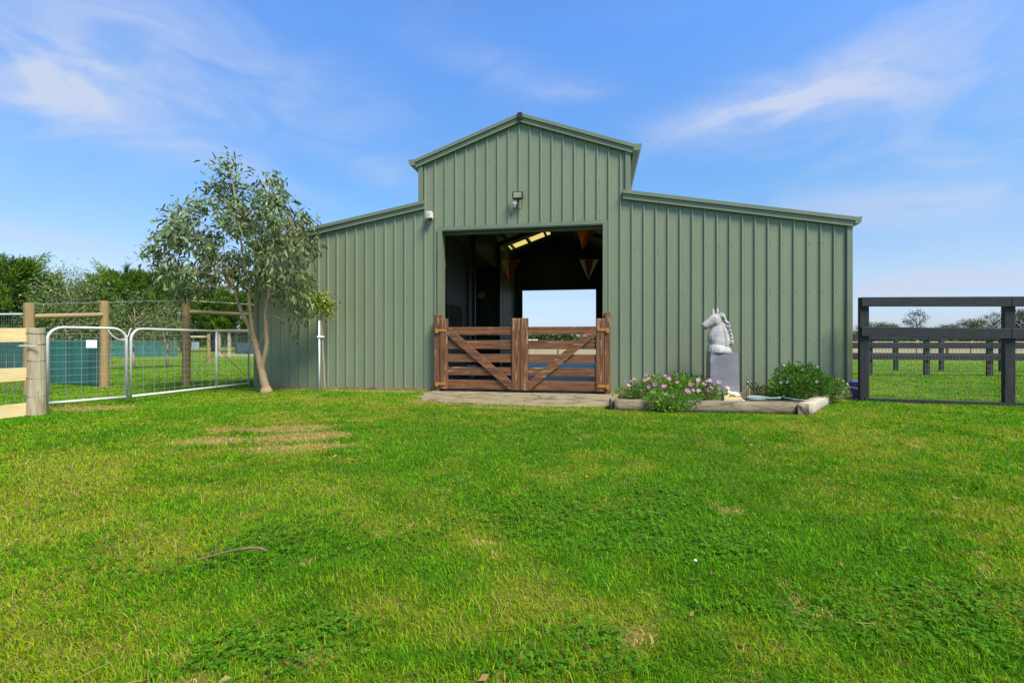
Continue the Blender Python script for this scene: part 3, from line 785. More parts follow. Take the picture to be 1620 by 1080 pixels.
# steel frames, purlins
fr = MB()
for d in (.25, 3.75, 7.1, 10.55):
    for s in (-1, 1):
        fr.bar((s * (HI - .07), d, 4.18), (0, d, 4.86), .08, .15)
        a, b_ = sorted((s * (HI - .14), s * (HI - .034))); fr.box(a, b_, d - .04, d + .04, .045, 4.25)
for s in (-1, 1):
    for q in (.45, 1.05, 1.65):
        fr.box(s * q - .03, s * q + .03, .16, DEP - .06, ztop_main(q) - .13, ztop_main(q) - .036)
fr.build('steel_frame', M['steel'], barn, True)

# ------------------------------------------------------------------ fittings on the barn
def BW(px, py, d): return barn_world(bl(px, d), d, bz(px, py, d))
o = thing('floodlight', 'black framed floodlight mounted above the barn doorway', 'floodlight', BW(819.5, 316, -.09), -TH)
def chain(parent, *mbs): pass
mb = MB(); mb.hexa([(-.095, -.050, .0), (.095, -.050, 0), (.095, .02, 0), (-.095, .02, 0), (-.098, -.075, .135), (.098, -.075, .135), (.098, -.01, .135), (-.098, -.01, .135)])
mb.build('housing', M['black'], o, True, bevel=.014)
MB().hexa([(-.072, -.061, .022), (.072, -.061, .022), (.072, -.045, .022), (-.072, -.045, .022), (-.074, -.0785, .114), (.074, -.0785, .114), (.074, -.06, .114), (-.074, -.06, .114)]).build('lens', M['lens'], o, True)
MB().box(-.02, .02, -.01, .058, -.02, .03).build('bracket', M['black'], o, True)
cb = MB().tube([(.055, .0, .0), (.06, .02, -.06), (.072, .03, -.11), (.055, .035, -.15), (.0, .04, -.155), (-.06, .03, -.14)], .0055, 6)
cb.build('cable', M['black'], o, True, smooth=True)
o = thing('motion_sensor', 'small white round sensor below the floodlight', 'sensor', BW(814.5, 327, -.06), -TH)
MB().ball((0, -.02, .052), .043, .04, .043).build('sensor_head', M['white'], o, True, smooth=True)
MB().box(-.016, .016, -.03, .026, -.012, .02).build('sensor_base', M['white'], o, True, bevel=.004)
o = thing('security_camera', 'cream box camera on the wall left of the doorway', 'camera', BW(680, 346, -.08), -TH)
MB().box(-.055, .055, -.06, .045, 0, .125).build('case', M['cream'], o, True, bevel=.008)
MB().box(-.048, .012, -.064, -.0605, .03, .10).build('grille', M['lens'], o, True)
MB().box(-.03, .03, .0, .05, -.03, -.001).build('bracket', M['black'], o, True)

# ------------------------------------------------------------------ doorway gates
def zr(py): return H - (py - 540.0) / 87.7
def gate_leaf(px0, px1, label, hinge_left):
    d = -.155
    a, b_ = bl(px0, d), bl(px1, d); base = barn_world((a + b_) / 2, d, .045)
    o = thing('timber_gate', label, 'gate', base, -TH, 'brown timber gates across the barn doorway')
    hw = (b_ - a) / 2; pw = .142
    zt, zb_ = 1.285, .012
    def box(mb, x0, x1, y0, y1, z0, z1): mb.box(x0, x1, y0, y1, z0, z1); return mb
    for x0, top in ((-hw, zt), (hw - pw, zt - .005)):
        box(MB(), x0, x0 + pw, -.035, .035, zb_, top + random.uniform(0, .02)).build('stile', M['gz'], o, True, bevel=.008)
    for (y0, y1) in ((517, 529.5), (538, 552), (560, 573), (581, 594), (601.5, 616)):
        z1, z0 = zr(y0) - .045, zr(y1) - .045
        box(MB(), -hw + pw + .001, hw - pw - .001, -.012 + random.uniform(-.003, .003), .020, z0, z1).build('rail', M['gx'], o, True, bevel=.004)
    # diagonal brace in front of the rails
    s = 1 if hinge_left else -1
    zt_, zl = zr(517) - .045, zr(616) - .045
    x0, x1 = -hw + pw + .002, hw - pw - .002
    if not hinge_left: x0, x1 = x1, x0
    w_ = .165
    ring = [(x0, -.014, zt_ + .0), (x0 + s * .035, -.014, zt_), (x1, -.014, zl + w_ * .92), (x1, -.014, zl + .01), (x1 - s * .035, -.014, zl), (x0, -.014, zt_ - w_ * .92)]
    mb = MB(); mb.prism([(p[0], -.016, p[2]) for p in ring], (0, -.026, 0))
    mb.build('brace', M['gd1'] if hinge_left else M['gd2'], o, True, bevel=.003)
    hx_ = -hw if hinge_left else hw
    for z in (zr(522) - .045, zr(608) - .045):
        x_a, x_b = sorted((hx_ - s * .085, hx_ + s * pw * .8))
        mb = MB(); mb.box(x_a, x_b, -.046, -.036, z - .022, z + .022)
        mb.box(min(hx_ - s * .085, hx_ - s * .03), max(hx_ - s * .085, hx_ - s * .03), -.050, -.0465, z - .05, z + .03)
        mb.build('hinge', M['hinge'], o, True)
gate_leaf(697, 822.3, 'left brown timber gate, its brace falling to the right', True)
gate_leaf(823.3, 956, 'right brown timber gate, its brace rising to the right', False)
for px0, px1, pt, lab in ((688.5, 697.5, 498, 'tall brown timber post left of the barn gates'), (956.5, 965.5, 494, 'tall brown timber post right of the barn gates')):
    d = -.12
    a, b_ = bl(px0, d), bl(px1, d)
    o = thing('gate_post', lab, 'post', barn_world((a + b_) / 2, d, 0), -TH, 'gate posts fixed to the barn wall')
    h = (b_ - a) / 2
    MB().box(-h, h, -.05, .078, -.02, bz(px0, pt, d)).build('post', M['gz'], o, True, bevel=.008)

# ------------------------------------------------------------------ things inside the barn
o = thing('wall_clock', 'round white clock on the dark stall wall inside the barn', 'clock', barn_world(bl(762, 7.44), 7.44, bz(762, 473, 7.44)), -TH)
cb = MB(); rr = .125
def disc(r, y0, y1, cz, n=24):
    mb = MB(); mb.prism([(r * math.cos(2 * math.pi * i / n), y0, cz + r * math.sin(2 * math.pi * i / n)) for i in range(n)], (0, y1 - y0, 0)); return mb
disc(rr, -.03, .005, rr).build('case', M['cream'], o, True)
disc(rr * .9, -.034, -.0305, rr).build('dial', M['white'], o, True)
MB().bar((0, -.037, rr), (.03, -.037, rr + .05), .004, .008).bar((0, -.037, rr), (-.05, -.037, rr + .045), .004, .006).build('hand', M['black'], o, True)

def pennant(px0, px1, py0, py1, d, label, cols, skew=.5):
    a, b_ = BW(px0, py0, d), BW(px1, py0, d); c = BW(px0 + (px1 - px0) * skew, py1, d)
    mid = (a + b_) / 2
    o = thing('pennant', label, 'pennant', (mid.x, mid.y, c.z), 0, 'pennants hanging inside the barn')
    n = len(cols); u = (b_ - a); nrm = Vector((-u.y, u.x, 0)).normalized()
    for i in range(n):
        mb = MB(); f0, f1 = i / n + .004, (i + 1) / n - .004; rows = 6
        for k in range(rows):
            t0, t1 = k / rows, (k + 1) / rows - .0
            def pt(f, t_):
                p = (a + u * f) * (1 - t_) + c * t_
                return p + nrm * (.05 * math.sin(f * 9 + t_ * 4) * (1 - t_ * .5))
            q = [pt(f0, t0), pt(f1, t0), pt(f1, t1), pt(f0, t1)]
            off = nrm * .006
            mb.hexa([q[3], q[2], q[2] + off, q[3] + off, q[0], q[1], q[1] + off, q[0] + off])
        mb.build('cloth_panel', M[cols[i]], o)
    MB().tube([a + Vector((0, 0, .004)), a * .5 + b_ * .5 + Vector((0, 0, .004)), b_ + Vector((0, 0, .004))], .006, 5).build('cord', M['whitecloth'], o)
pennant(793, 823, 412, 447, 3.6, 'red and ochre pennant hanging left of the bright back opening', ['yellowcloth', 'yellowcloth', 'red', 'red', 'red'], .42)
pennant(917, 947, 411, 443, 3.6, 'off-white and dark red pennant hanging in the barn at right', ['whitecloth', 'red', 'red', 'whitecloth'], .46)
pennant(913, 943, 364, 396, 1.3, 'bright orange pennant bunched up under the barn roof', ['orange', 'orange', 'orange', 'red', 'red'], .30)

d_ = 1.6
p = barn_world(-HI + .03, 2.1, 1.72)
o = thing('tack_rack', 'rack of hanging brown straps on the left wall inside the barn', 'rack', (p.x, p.y, .9), -TH)
MB().tube([(.03, -.62, .86), (.03, .62, .86)], .018, 8).tube([(.03, -.62, .86), (-.028, -.62, .86)], .012, 6).tube([(.03, .62, .86), (-.028, .62, .86)], .012, 6).build('rail', M['steel'], o, True)
for k in range(9):
    yv = -.56 + k * .14; ln = random.uniform(.55, .85); mb = MB()
    mb.tube([(.03, yv, .845), (.045, yv + .015, .6), (.04, yv - .01, .86 - ln)], [.028, .042, .02], 6, ell=[.012] * 3)
    mb.build('strap', M['brownrug'], o, True)
p = barn_world(-1.25, 6.3, .041)
o = thing('storage_box', 'open-topped cardboard box on the floor behind the left barn gate', 'box', p, R(-25))
MB().box(-.28, .28, -.2, -.188, 0, .36).box(-.28, .28, .188, .2, 0, .36).box(-.28, -.268, -.187, .187, 0, .36).box(.268, .28, -.187, .187, 0, .36).box(-.267, .267, -.187, .187, 0, .012).build('carton', M['cardboard'], o, True)
MB().hexa([(-.28, -.203, .36), (.28, -.203, .36), (.28, -.197, .364), (-.28, -.197, .364), (-.27, -.33, .29), (.27, -.33, .29), (.27, -.325, .296), (-.27, -.325, .296)]).build('flap', M['cardboard'], o, True)
p = barn_world(-1.62, 2.6, .041)
o = thing('bucket', 'pale blue bucket hung low inside the left barn gate', 'bucket', p, 0)
MB().lathe(0, 0, [(.10, 0), (.14, .30), (.148, .305), (.148, .32), (.132, .32), (.095, .02)], 18).build('tub', M['paleblue'], o, True, smooth=True)
MB().tube([(-.14, 0, .30), (-.11, 0, .42), (0, 0, .47), (.11, 0, .42), (.14, 0, .30)], .006, 6).build('handle', M['steel'], o, True)
o['label'] = 'pale blue bucket standing inside the left barn gate'
p = barn_world(-1.40, 1.0, 0)
o = thing('round_fan', 'pale round fan on the wall just inside the doorway, left edge', 'fan', barn_world(bl(703.5, 1.1) - .13, 1.1, bz(703.5, 441, 1.1)), -TH)
mb = MB(); rr = .30
for r_ in (.30, .22, .14, .06):
    mb.tube([(r_ * math.cos(2 * math.pi * i / 24) * .55, -.05, rr + r_ * math.sin(2 * math.pi * i / 24)) for i in range(25)], .008, 6)
for i in range(16):
    a = 2 * math.pi * i / 16; mb.tube([(0, -.06, rr), (.165 * math.cos(a), -.05, rr + .30 * math.sin(a))], .004, 4)
mb.build('guard', M['cream'], o, True)
disc(.27, -.03, -.02, rr).build('shroud', M['cream'], o, True)
o.children[-1].scale = (.55, 1, 1)
MB().bar((0, 0, rr), (-.32, .05, rr), .04, .04).build('bracket', M['steel'], o, True)

# ================================================================== STAKE, ROSE, GUM TREE
def limb(mb, pts, r0, r1, n=8, wob=.0):
    # smooth polyline by Catmull-Rom
    P = [Vector(p) for p in pts]; P = [P[0] * 2 - P[1]] + P + [P[-1] * 2 - P[-2]]; o = []
    for i in range(1, len(P) - 2):
        for k in range(5):
            t_ = k / 5; a, b_, c, d = P[i - 1], P[i], P[i + 1], P[i + 2]
            o.append(.5 * ((2 * b_) + (c - a) * t_ + (2 * a - 5 * b_ + 4 * c - d) * t_ * t_ + (3 * b_ - a - 3 * c + d) * t_ ** 3))
    o.append(P[-2])
    if wob: o = [o[0]] + [q + Vector((random.uniform(-wob, wob), random.uniform(-wob, wob), 0)) for q in o[1:]]
    k = len(o); rr = [r0 + (r1 - r0) * i / (k - 1) for i in range(k)]
    mb.tube(o, rr, n); return o

g0 = gpt(505, 618.5)
o = thing('plant_stake', 'white painted stake beside the small standard rose', 'stake', g0)
MB().tube([(g0.x, g0.y, -.02), (g0.x + .003, g0.y, .7), (g0.x, g0.y, at(505, 507, g0.y).z)], .017, 10).build('pole', M['white'], o, smooth=True)
MB().box(g0.x - .03, g0.x + .085, g0.y - .03, g0.y + .03, 1.005, 1.035).build('tie', M['white'], o)
rt = g0 + Vector((.10, .02, 0))
o = thing('standard_rose', 'small standard rose with a bushy yellow-green head against the barn', 'rose', rt)
mb = MB(); Yr = rt.y
limb(mb, [at(514, 620, Yr), at(512.5, 585, Yr), at(511, 560, Yr), at(510, 535, Yr), at(508.5, 508, Yr), at(509, 500, Yr)], .014, .012, 7, .003)
for (x1, y1) in ((485, 480), (495, 470), (515, 472), (528, 492), (520, 484), (480, 488), (533, 503), (505, 468)):
    limb(mb, [at(509, 506, Yr), at((509 + x1) / 2, (506 + y1) / 2 + 2, Yr + random.uniform(-.1, .1)), at(x1, y1, Yr + random.uniform(-.2, .2))], .008, .003, 5)
mb.build('trunk', M['palebark'], o, smooth=True)
Ps = []
for (x1, y1, r_, k) in ((480, 478, .16, 204), (491, 471, .16, 204), (509, 476, .16, 255), (518, 485, .16, 221), (499, 484, .16, 187), (478, 490, .11, 80), (492, 494, .10, 70), (522, 500, .07, 30), (513, 492, .1, 60), (472, 470, .06, 20)):
    c = np.array(at(x1, y1, Yr)); Ps.append(c + rng.normal(0, 1, (k, 3)) * np.array([r_, r_ * 1.2, r_]) * .55)
P = np.concatenate(Ps); n = len(P)
link('crown', leaves('crown', P, rng.normal(0, 1, (n, 3)) + np.array([0, 0, .2]), rng.uniform(.04, .065, n), rng.uniform(.024, .038, n),
     pick([(.13, .23, .016), (.21, .29, .022), (.30, .34, .03), (.07, .14, .012), (.40, .27, .03)], [4, 4, 2, 3, .3], n), M['bush']), o)
def flower_mesh(name, r, petal, centre, npet=12):
    P, D, C, L = [], [], [], []
    V, T, Cc = [], [], []
    for j in range(npet):
        a = 2 * math.pi * j / npet; da = math.pi / npet * .95
        b = len(V); rise = .35 * r
        V += [(0, 0, 0), (r * .6 * math.cos(a - da), r * .6 * math.sin(a - da), rise * .5), (r * math.cos(a), r * math.sin(a), rise), (r * .6 * math.cos(a + da), r * .6 * math.sin(a + da), rise * .5)]
        T += [(b, b + 1, b + 2), (b, b + 2, b + 3)]; Cc += [petal] * 4
    b = len(V); V.append((0, 0, .35 * r)); Cc.append(centre)
    for j in range(8):
        a = 2 * math.pi * j / 8; V.append((r * .3 * math.cos(a), r * .3 * math.sin(a), .16 * r)); Cc.append(centre)
    for j in range(8): T.append((b, b + 1 + j, b + 1 + (j + 1) % 8))
    return np_mesh(name, np.array(V), np.array(T), M['petal'], np.array(Cc))
wf = flower_mesh('flower', .028, (.72, .68, .48), (.5, .36, .08), 8)
for (x1, y1) in ((482, 466), (495.5, 482), (512.5, 476)):
    f = bpy.data.objects.new('flower', wf); COL.objects.link(f); f.parent = o
    f.location = at(x1, y1, Yr - .14) - rt; f.rotation_euler = (R(70), 0, random.uniform(-.4, .4))

# foreground gum
gb = gpt(421, 620); Yg = gb.y
gum = thing('gum_tree', 'young gum tree with grey-green drooping leaves at the barn corner', 'tree', gb)
tm = MB(); skel = []
def gl(pts, r0, r1, wob=.004):
    q = limb(tm, [at(a, b_, Yg + c) for a, b_, c in pts], r0, r1, 10, wob); skel.extend(q[3:]); return q
gl([(424, 623, 0), (421, 615, 0), (416, 596, 0), (411.5, 575, 0), (406, 552, 0), (400, 530, 0), (394, 515, .02), (384, 497, .05), (376, 478, .1), (371, 458, .15)], .080, .022, .002)
tm.tube([(gb.x - .0, gb.y, -.03), (gb.x + .005, gb.y, .03), (gb.x - .015, gb.y, .09)], [.125, .105, .08], 10)
gl([(404, 545, 0), (401, 530, -.02), (398, 512, -.06), (396, 495, -.1), (394, 472, -.15), (390, 440, -.2), (384, 400, -.25), (377, 350, -.2), (370, 300, -.2), (366, 272, -.2)], .040, .008)
gl([(414, 590, 0), (415, 577, -.01), (418.5, 563, -.02), (422, 545, -.03), (421, 520, -.04), (420, 497, -.03), (424, 470, 0), (427, 450, .02)], .048, .024)
gl([(371, 458, .15), (360, 435, .3), (345, 405, .4), (322, 380, .5), (295, 355, .55)], .028, .007)
gl([(371, 458, .15), (352, 442, .05), (325, 432, -.1), (290, 425, -.25), (255, 405, -.3), (232, 385, -.3)], .022, .005)
gl([(427, 450, .02), (430, 420, .1), (432, 380, .2), (428, 335, .25), (420, 295, .3)], .028, .006)
gl([(427, 450, .02), (440, 430, -.1), (455, 400, -.2), (468, 370, -.25), (480, 355, -.3)], .022, .005)
gl([(424, 470, 0), (440, 460, .1), (458, 455, .15), (470, 465, .15), (482, 490, .12)], .016, .004)
gl([(420, 505, -.03), (432, 500, -.1), (445, 505, -.12), (455, 515, -.12)], .010, .003)
gl([(400, 530, 0), (394, 545, -.05), (390, 552, -.08)], .008, .003)
gl([(408, 560, 0), (412, 540, -.08), (420, 520, -.12), (436, 500, -.15)], .006, .003)
# leaf clumps: pixel outline of the crown turned into clumps in depth
poly = [(363, 253), (333, 290), (337, 315), (300, 325), (275, 350), (226, 381), (215, 392), (248, 415), (268, 440), (280, 462), (310, 462), (330, 450), (362, 448), (378, 456), (400, 452), (432, 448), (446, 470), (452, 490), (462, 505), (468, 528), (482, 505), (480, 462), (496, 430), (500, 400), (499, 352), (478, 343), (459, 322), (437, 277), (407, 289), (395, 280), (380, 268)]
pa = np.array(poly, float)
cl = []
tries = 0
while len(cl) < 132 and tries < 60000:
    tries += 1
    p = np.array([random.uniform(213, 502), random.uniform(253, 535)])
    if not inpoly(p[:1], p[1:], poly)[0]: continue
    # sky gaps
    if any(((p[0] - a) / w_) ** 2 + ((p[1] - b_) / h_) ** 2 < 1 for a, b_, w_, h_ in ((348, 394, 15, 9), (378, 456, 14, 12), (300, 398, 9, 8), (398, 440, 8, 10), (440, 300, 9, 12), (318, 345, 8, 7), (462, 450, 7, 16), (430, 400, 7, 6), (345, 330, 6, 8), (455, 375, 6, 8), (398, 330, 6, 6))): continue
    wdt = math.sin(min(1, max(0, (p[1] - 250) / 280)) * math.pi) * 1.05 + .15
    c = at(p[0], p[1], Yg + random.uniform(-wdt, wdt) * .95)
    if cl and min((c - q).length for q in cl) < .19: continue
    cl.append(c)
sk = np.array([tuple(q) for q in skel])
Pl, Dl, Ll, Wl, Cl = [], [], [], [], []
gcols = [(.140, .195, .068), (.19, .245, .095), (.080, .122, .038), (.27, .32, .15), (.045, .072, .022), (.25, .165, .06)]
for c in cl:
    ca = np.array(c); below = sk[:, 2] < ca[2] + .1
    dd = np.linalg.norm(sk - ca, axis=1) + np.where(below, 0, .6)
    q = Vector(sk[dd.argmin()])
    mid_ = (q + c) / 2 + Vector((random.uniform(-.08, .08), random.uniform(-.08, .08), .10))
    if (q - c).length > .08: limb(tm, [q, mid_, c], .006, .002, 5)
    k = random.randint(38, 76); s_ = random.uniform(.085, .135)
    P = ca + rng.normal(0, 1, (k, 3)) * np.array([s_, s_, s_ * .85])
    out_ = np.array([c.x - (gb.x - .25), c.y - gb.y, 0]); out_ = out_ / (np.linalg.norm(out_) + .3)
    hang = -.72 if c.z < 3.1 else -.15
    D = rng.normal(0, .55, (k, 3)) + out_ * .40 + np.array([0, 0, hang + random.uniform(-.2, .3)])
    wts = np.array([4, 3, 3, 1.2, 1.5, .06 if random.random() > .05 else 5])
    Pl.append(P); Dl.append(D); Ll.append(rng.uniform(.08, .155, k)); Wl.append(rng.uniform(.028, .045, k)); Cl.append(pick(gcols, wts, k) * random.uniform(.8, 1.2))
# loose leaves on the outer twigs
for (a, b_) in ((363, 254), (366, 262), (352, 275), (437, 275), (434, 290), (441, 284), (497, 349), (486, 350), (275, 322), (280, 328), (225, 381), (216, 391), (220, 408), (300, 320), (318, 318), (240, 375), (395, 272), (382, 262), (455, 318), (470, 325), (320, 300), (345, 282), (228, 400), (448, 312), (476, 335), (470, 533), (462, 528)):
    c = np.array(at(a, b_, Yg + random.uniform(-.3, .3))); k = 9
    Pl.append(c + rng.normal(0, .055, (k, 3))); Dl.append(rng.normal(0, .6, (k, 3)) + np.array([0, 0, -.1])); Ll.append(rng.uniform(.06, .11, k)); Wl.append(rng.uniform(.022, .034, k)); Cl.append(pick(gcols, [3, 1, 4, .5, 3, 1.5], k))
tm.build('trunk', M['gumbark'], gum, smooth=True)
link('crown', leaves6('crown', np.concatenate(Pl), np.concatenate(Dl), np.concatenate(Ll) * 1.0, np.concatenate(Wl) * 1.06, np.concatenate(Cl), M['leaf'], .12), gum)

# ================================================================== LEFT: FENCES AND GATES
def mesh_panel(mb, a, b_, zlo0, zhi0, zlo1, zhi1, nv, zs, r, clip=None):
    """welded mesh between two uprights; zs are heights 0..1"""
    a = Vector(a); b_ = Vector(b_)
    for i in range(nv + 1):
        f = i / nv; p = a.lerp(b_, f); lo = zlo0 + (zlo1 - zlo0) * f; hi = zhi0 + (zhi1 - zhi0) * f
        mb.tube([(p.x, p.y, lo), (p.x, p.y, hi)], r, 4, False)
    for h in zs:
        mb.tube([(a.x, a.y, zlo0 + (zhi0 - zlo0) * h), (b_.x, b_.y, zlo1 + (zhi1 - zlo1) * h)], r, 4, False)
# two pipe gates
ga, gbb, gc = gpt(75, 648), gpt(205, 636.5), barn_world(-5.50, -.12)
def pipe_gate(a, b_, label, mids=(), roundL=True, roundR=True, sign=None, top=1.125):
    o = thing('pipe_gate', label, 'gate', ((a.x + b_.x) / 2, (a.y + b_.y) / 2, 0), 0, 'galvanised pipe gates')
    d = (b_ - a); ln = d.length; u = d.normalized()
    def p(s, z): return (a.x + u.x * s, a.y + u.y * s, z)
    pts = [p(0, .05)]; rad = .17
    if roundL: pts += [p(rad * (1 - math.cos(t_)), top - rad + rad * math.sin(t_)) for t_ in np.linspace(0, math.pi / 2, 8)]
    else: pts += [p(0, top)]
    if roundR: pts += [p(ln - rad + rad * math.sin(t_), top - rad + rad * math.cos(t_)) for t_ in np.linspace(0, math.pi / 2, 8)]
    else: pts += [p(ln, top)]
    pts += [p(ln, .05)]
    fr_ = MB().tube(pts, .0185, 8).tube([p(0, .09), p(ln, .09)], .0185, 8)
    for s in mids: fr_.tube([p(s, .09), p(s, top)], .0185, 8)
    fr_.build('frame', M['galv'], o, smooth=True)
    w_ = MB(); nv = max(3, round(ln / .185))
    mesh_panel(w_, p(.02, 0), p(ln - .02, 0), .09, top - .09, .09, top - .09, nv, np.linspace(.08, 1, 10), .0026)
    w_.build('wire_mesh', M['wire'], o)
    if sign:
        s, z = sign
        q0, q1 = Vector(p(s - .085, z)), Vector(p(s + .085, z)); nn = Vector((u.y, -u.x, 0)) * .03
        MB().bar(q0 + nn, q1 + nn, .004, .135).build('sign_plate', M['white'], o)
    return o, p, ln
o, p, ln = pipe_gate(ga, gbb - (gbb - ga).normalized() * .04, 'narrow pipe gate with wire mesh and a white plate, nearest the grey post', sign=None)
def on_line(a, b_, px, py):
    r_ = (px - 810) / F; dx, dy = b_.x - a.x, b_.y - a.y
    f_ = (a.x - r_ * a.y) / (r_ * dy - dx); return at(px, py, a.y + dy * f_)
s0, s1 = on_line(ga, gbb, 133, 544), on_line(ga, gbb, 150, 544)
MB().bar(s0 + Vector((.03, 0, 0)), s1 + Vector((.03, 0, 0)), .004, .112).build('sign_plate', M['white'], o)
ln_ch = MB().tube([p(ln * a_, z_) for a_, z_ in ((.74, 1.135), (.76, 1.08), (.81, 1.01), (.88, .965), (.95, .955), (1.0, .975), (1.03, 1.03), (1.05, 1.10), (1.07, 1.135))], .009, 6)
ln_ch.build('chain', M['galv'], o)
o2, p2, ln2 = pipe_gate(gbb + (gc - gbb).normalized() * .02, gc, 'long pipe gate with wire mesh running to the barn corner', mids=(1.55,), roundL=True, roundR=False)

# raw pine fence with the grey end post
gp = gpt(57.5, 656)
o = thing('timber_fence', 'pale pine rail fence ending at a round grey post on the left', 'fence', (gp.x, gp.y, 0))
MB().tube([(gp.x, gp.y, -.05), (gp.x + .004, gp.y, .5), (gp.x - .002, gp.y, at(57, 519, gp.y).z)], [.094, .090, .086], 16).build('post', M['greypost'], o, smooth=False, bevel=.006, label='round weathered grey end post')
fe = Vector((-6.42, 3.3, 0)); fs = Vector((gp.x - .08, gp.y - .03, 0))
for (z0, z1) in ((.925, 1.095), (.445, .605), (.0, .155)):
    zm = (z0 + z1) / 2; mb = MB(); k = 9
    for i in range(k):
        a, b_ = fs.lerp(fe, i / k), fs.lerp(fe, (i + 1) / k)
        j0 = .004 * math.sin(i * 2.1 + z0 * 9); j1 = .004 * math.sin((i + 1) * 2.1 + z0 * 9)
        mb.bar(Vector((a.x + j0, a.y, zm + j0)), Vector((b_.x + j1, b_.y, zm + j1)), .045, z1 - z0)
    mb.build('rail', M['rawpine'], o)
MB().tube([(fe.x - .12, fe.y, -.05), (fe.x - .12, fe.y, 1.1)], .09, 12).build('post', M['greypost'], o)
w_ = MB(); mesh_panel(w_, fs + Vector((-.06, 0, 0)), fe + Vector((-.06, 0, 0)), .05, 1.08, .05, 1.08, 30, np.linspace(.05, .98, 11), .0022); w_.build('netting', M['wire'], o)
for z in (.24, .47, .69, .90, 1.04):
    b_ = MB(); b_.tube([(gp.x + .0925 * math.cos(t_), gp.y + .0925 * math.sin(t_), z + .006 * math.sin(t_ * 2)) for t_ in np.linspace(0, 2 * math.pi, 17)], .003, 4)
    b_.build('wire_tie', M['darkwire'], o)
MB().tube([(gp.x - .13, gp.y - .12, .875), (gp.x + .12, gp.y - .105, .875)], .010, 6).build('latch', M['galv'], o)

# treated pine and netting fence behind the gates
p1 = Vector(((46 - 810) / F * 8.3, 8.3, 0)); p2_ = gpt(165, 612); p3 = gpt(294.5, 609.5); p4 = barn_world(-5.62, 1.4)
o = thing('netting_fence', 'treated pine posts with rails, netting and a top wire behind the gates', 'fence', (p2_.x, p2_.y, 0))
tops = [at(46, 479, p1.y).z, at(165, 476, p2_.y).z, at(294.5, 473, p3.y).z, 1.75]
for q_, tp in zip((p1, p2_, p3, p4), tops):
    MB().tube([(q_.x, q_.y, -.05), (q_.x + .005, q_.y, tp * .5), (q_.x, q_.y, tp)], [.083, .078, .074], 14).build('post', M['treated'], o)
for q_, w2, z0, z1 in ((p1, p2_, at(46, 501, p1.y).z, at(165, 498, p2_.y).z), (p3, p4, at(296, 493, p3.y).z, 1.50)):
    MB().tube([(q_.x, q_.y, z0), (w2.x, w2.y, z1)], .046, 10).build('rail', M['treatedx'], o)
wv = MB()
for (a, za), (b2, zb2) in zip(list(zip((p1, p2_, p3), tops[:3])), list(zip((p2_, p3, p4), tops[1:]))):
    mm = (a + b2) / 2
    wv.tube([(a.x, a.y, za - .03), (mm.x, mm.y, (za + zb2) / 2 - .025), (b2.x, b2.y, zb2 - .03)], .006, 5)
wv.build('top_wire', M['wire'], o)
nm = MB()
for a, b2 in ((p1, p2_), (p2_, p3), (p3, p4)):
    nv = max(4, round((b2 - a).length / .12)); mesh_panel(nm, a, b2, .02, 1.02, .02, 1.02, nv, np.linspace(0, 1, 11), .0020)
nm.build('netting', M['darkwire'], o)
MB().tube([(p3.x, p3.y - .09, at(296, 499, p3.y).z), (p4.x * .55 + p3.x * .45, p3.y * .45 + p4.y * .55, .15)], .006, 5).tube([(p3.x, p3.y - .07, .12), (p4.x * .55 + p3.x * .45, p3.y * .45 + p4.y * .55, 1.3)], .005, 5).build('brace_wire', M['darkwire'], o)
s2 = at(314, 546, p3.y)
MB().box(s2.x - .08, s2.x + .08, s2.y - .10, s2.y - .095, s2.z - .07, s2.z + .07).build('sign_plate', M['white'], o)
# tall wire panel further left
o = thing('wire_panel', 'dark wire mesh panel with a grey top pipe at the far left edge', 'fence', (p1.x - 2, p1.y + .3, 0))
pe = Vector((p1.x - 4.2, p1.y + .5, 0)); zt = at(20, 497, p1.y).z
MB().tube([(p1.x - .09, p1.y, zt), (pe.x, pe.y, zt)], .02, 8).tube([(pe.x, pe.y, -.03), (pe.x, pe.y, zt)], .025, 8).build('frame', M['galv'], o)
w_ = MB(); mesh_panel(w_, p1 + Vector((-.1, 0, 0)), pe, .05, zt, .05, zt, 84, np.linspace(0, 1, 14), .0022); w_.build('wire_mesh', M['darkwire'], o)
# shade cloth screen
def screen(name, label, cat, pts, zt, zb_, mt, postmat, group=None):
    o = thing(name, label, cat, (sum(q.x for q in pts) / len(pts), sum(q.y for q in pts) / len(pts), 0))
    c = MB()
    for a, b2 in zip(pts[:-1], pts[1:]):
        k = 14; nn = Vector((-(b2 - a).y, (b2 - a).x, 0)).normalized()
        for i in range(k):
            f0, f1 = i / k, (i + 1) / k
            q0, q1 = a.lerp(b2, f0), a.lerp(b2, f1)
            o0, o1 = nn * .02 * math.sin(f0 * 17), nn * .02 * math.sin(f1 * 17); w2 = nn * .008
            s0, s1 = zt + .012 * math.sin(f0 * 21), zt + .012 * math.sin(f1 * 21)
            c.hexa([(q0 + o0) + Vector((0, 0, zb_)), (q1 + o1) + Vector((0, 0, zb_)), (q1 + o1 + w2) + Vector((0, 0, zb_)), (q0 + o0 + w2) + Vector((0, 0, zb_)),
                    (q0 + o0) + Vector((0, 0, s0)), (q1 + o1) + Vector((0, 0, s1)), (q1 + o1 + w2) + Vector((0, 0, s1)), (q0 + o0 + w2) + Vector((0, 0, s0))])
    c.build('cloth', mt, o)
    for a, b2 in zip(pts[:-1], pts[1:]):
        for f in (0.02, .5, .98):
            q_ = a.lerp(b2, f); MB().tube([(q_.x, q_.y + .05, -.05), (q_.x, q_.y + .05, zt + .02)], .035, 8).build('post', postmat, o)
    return o
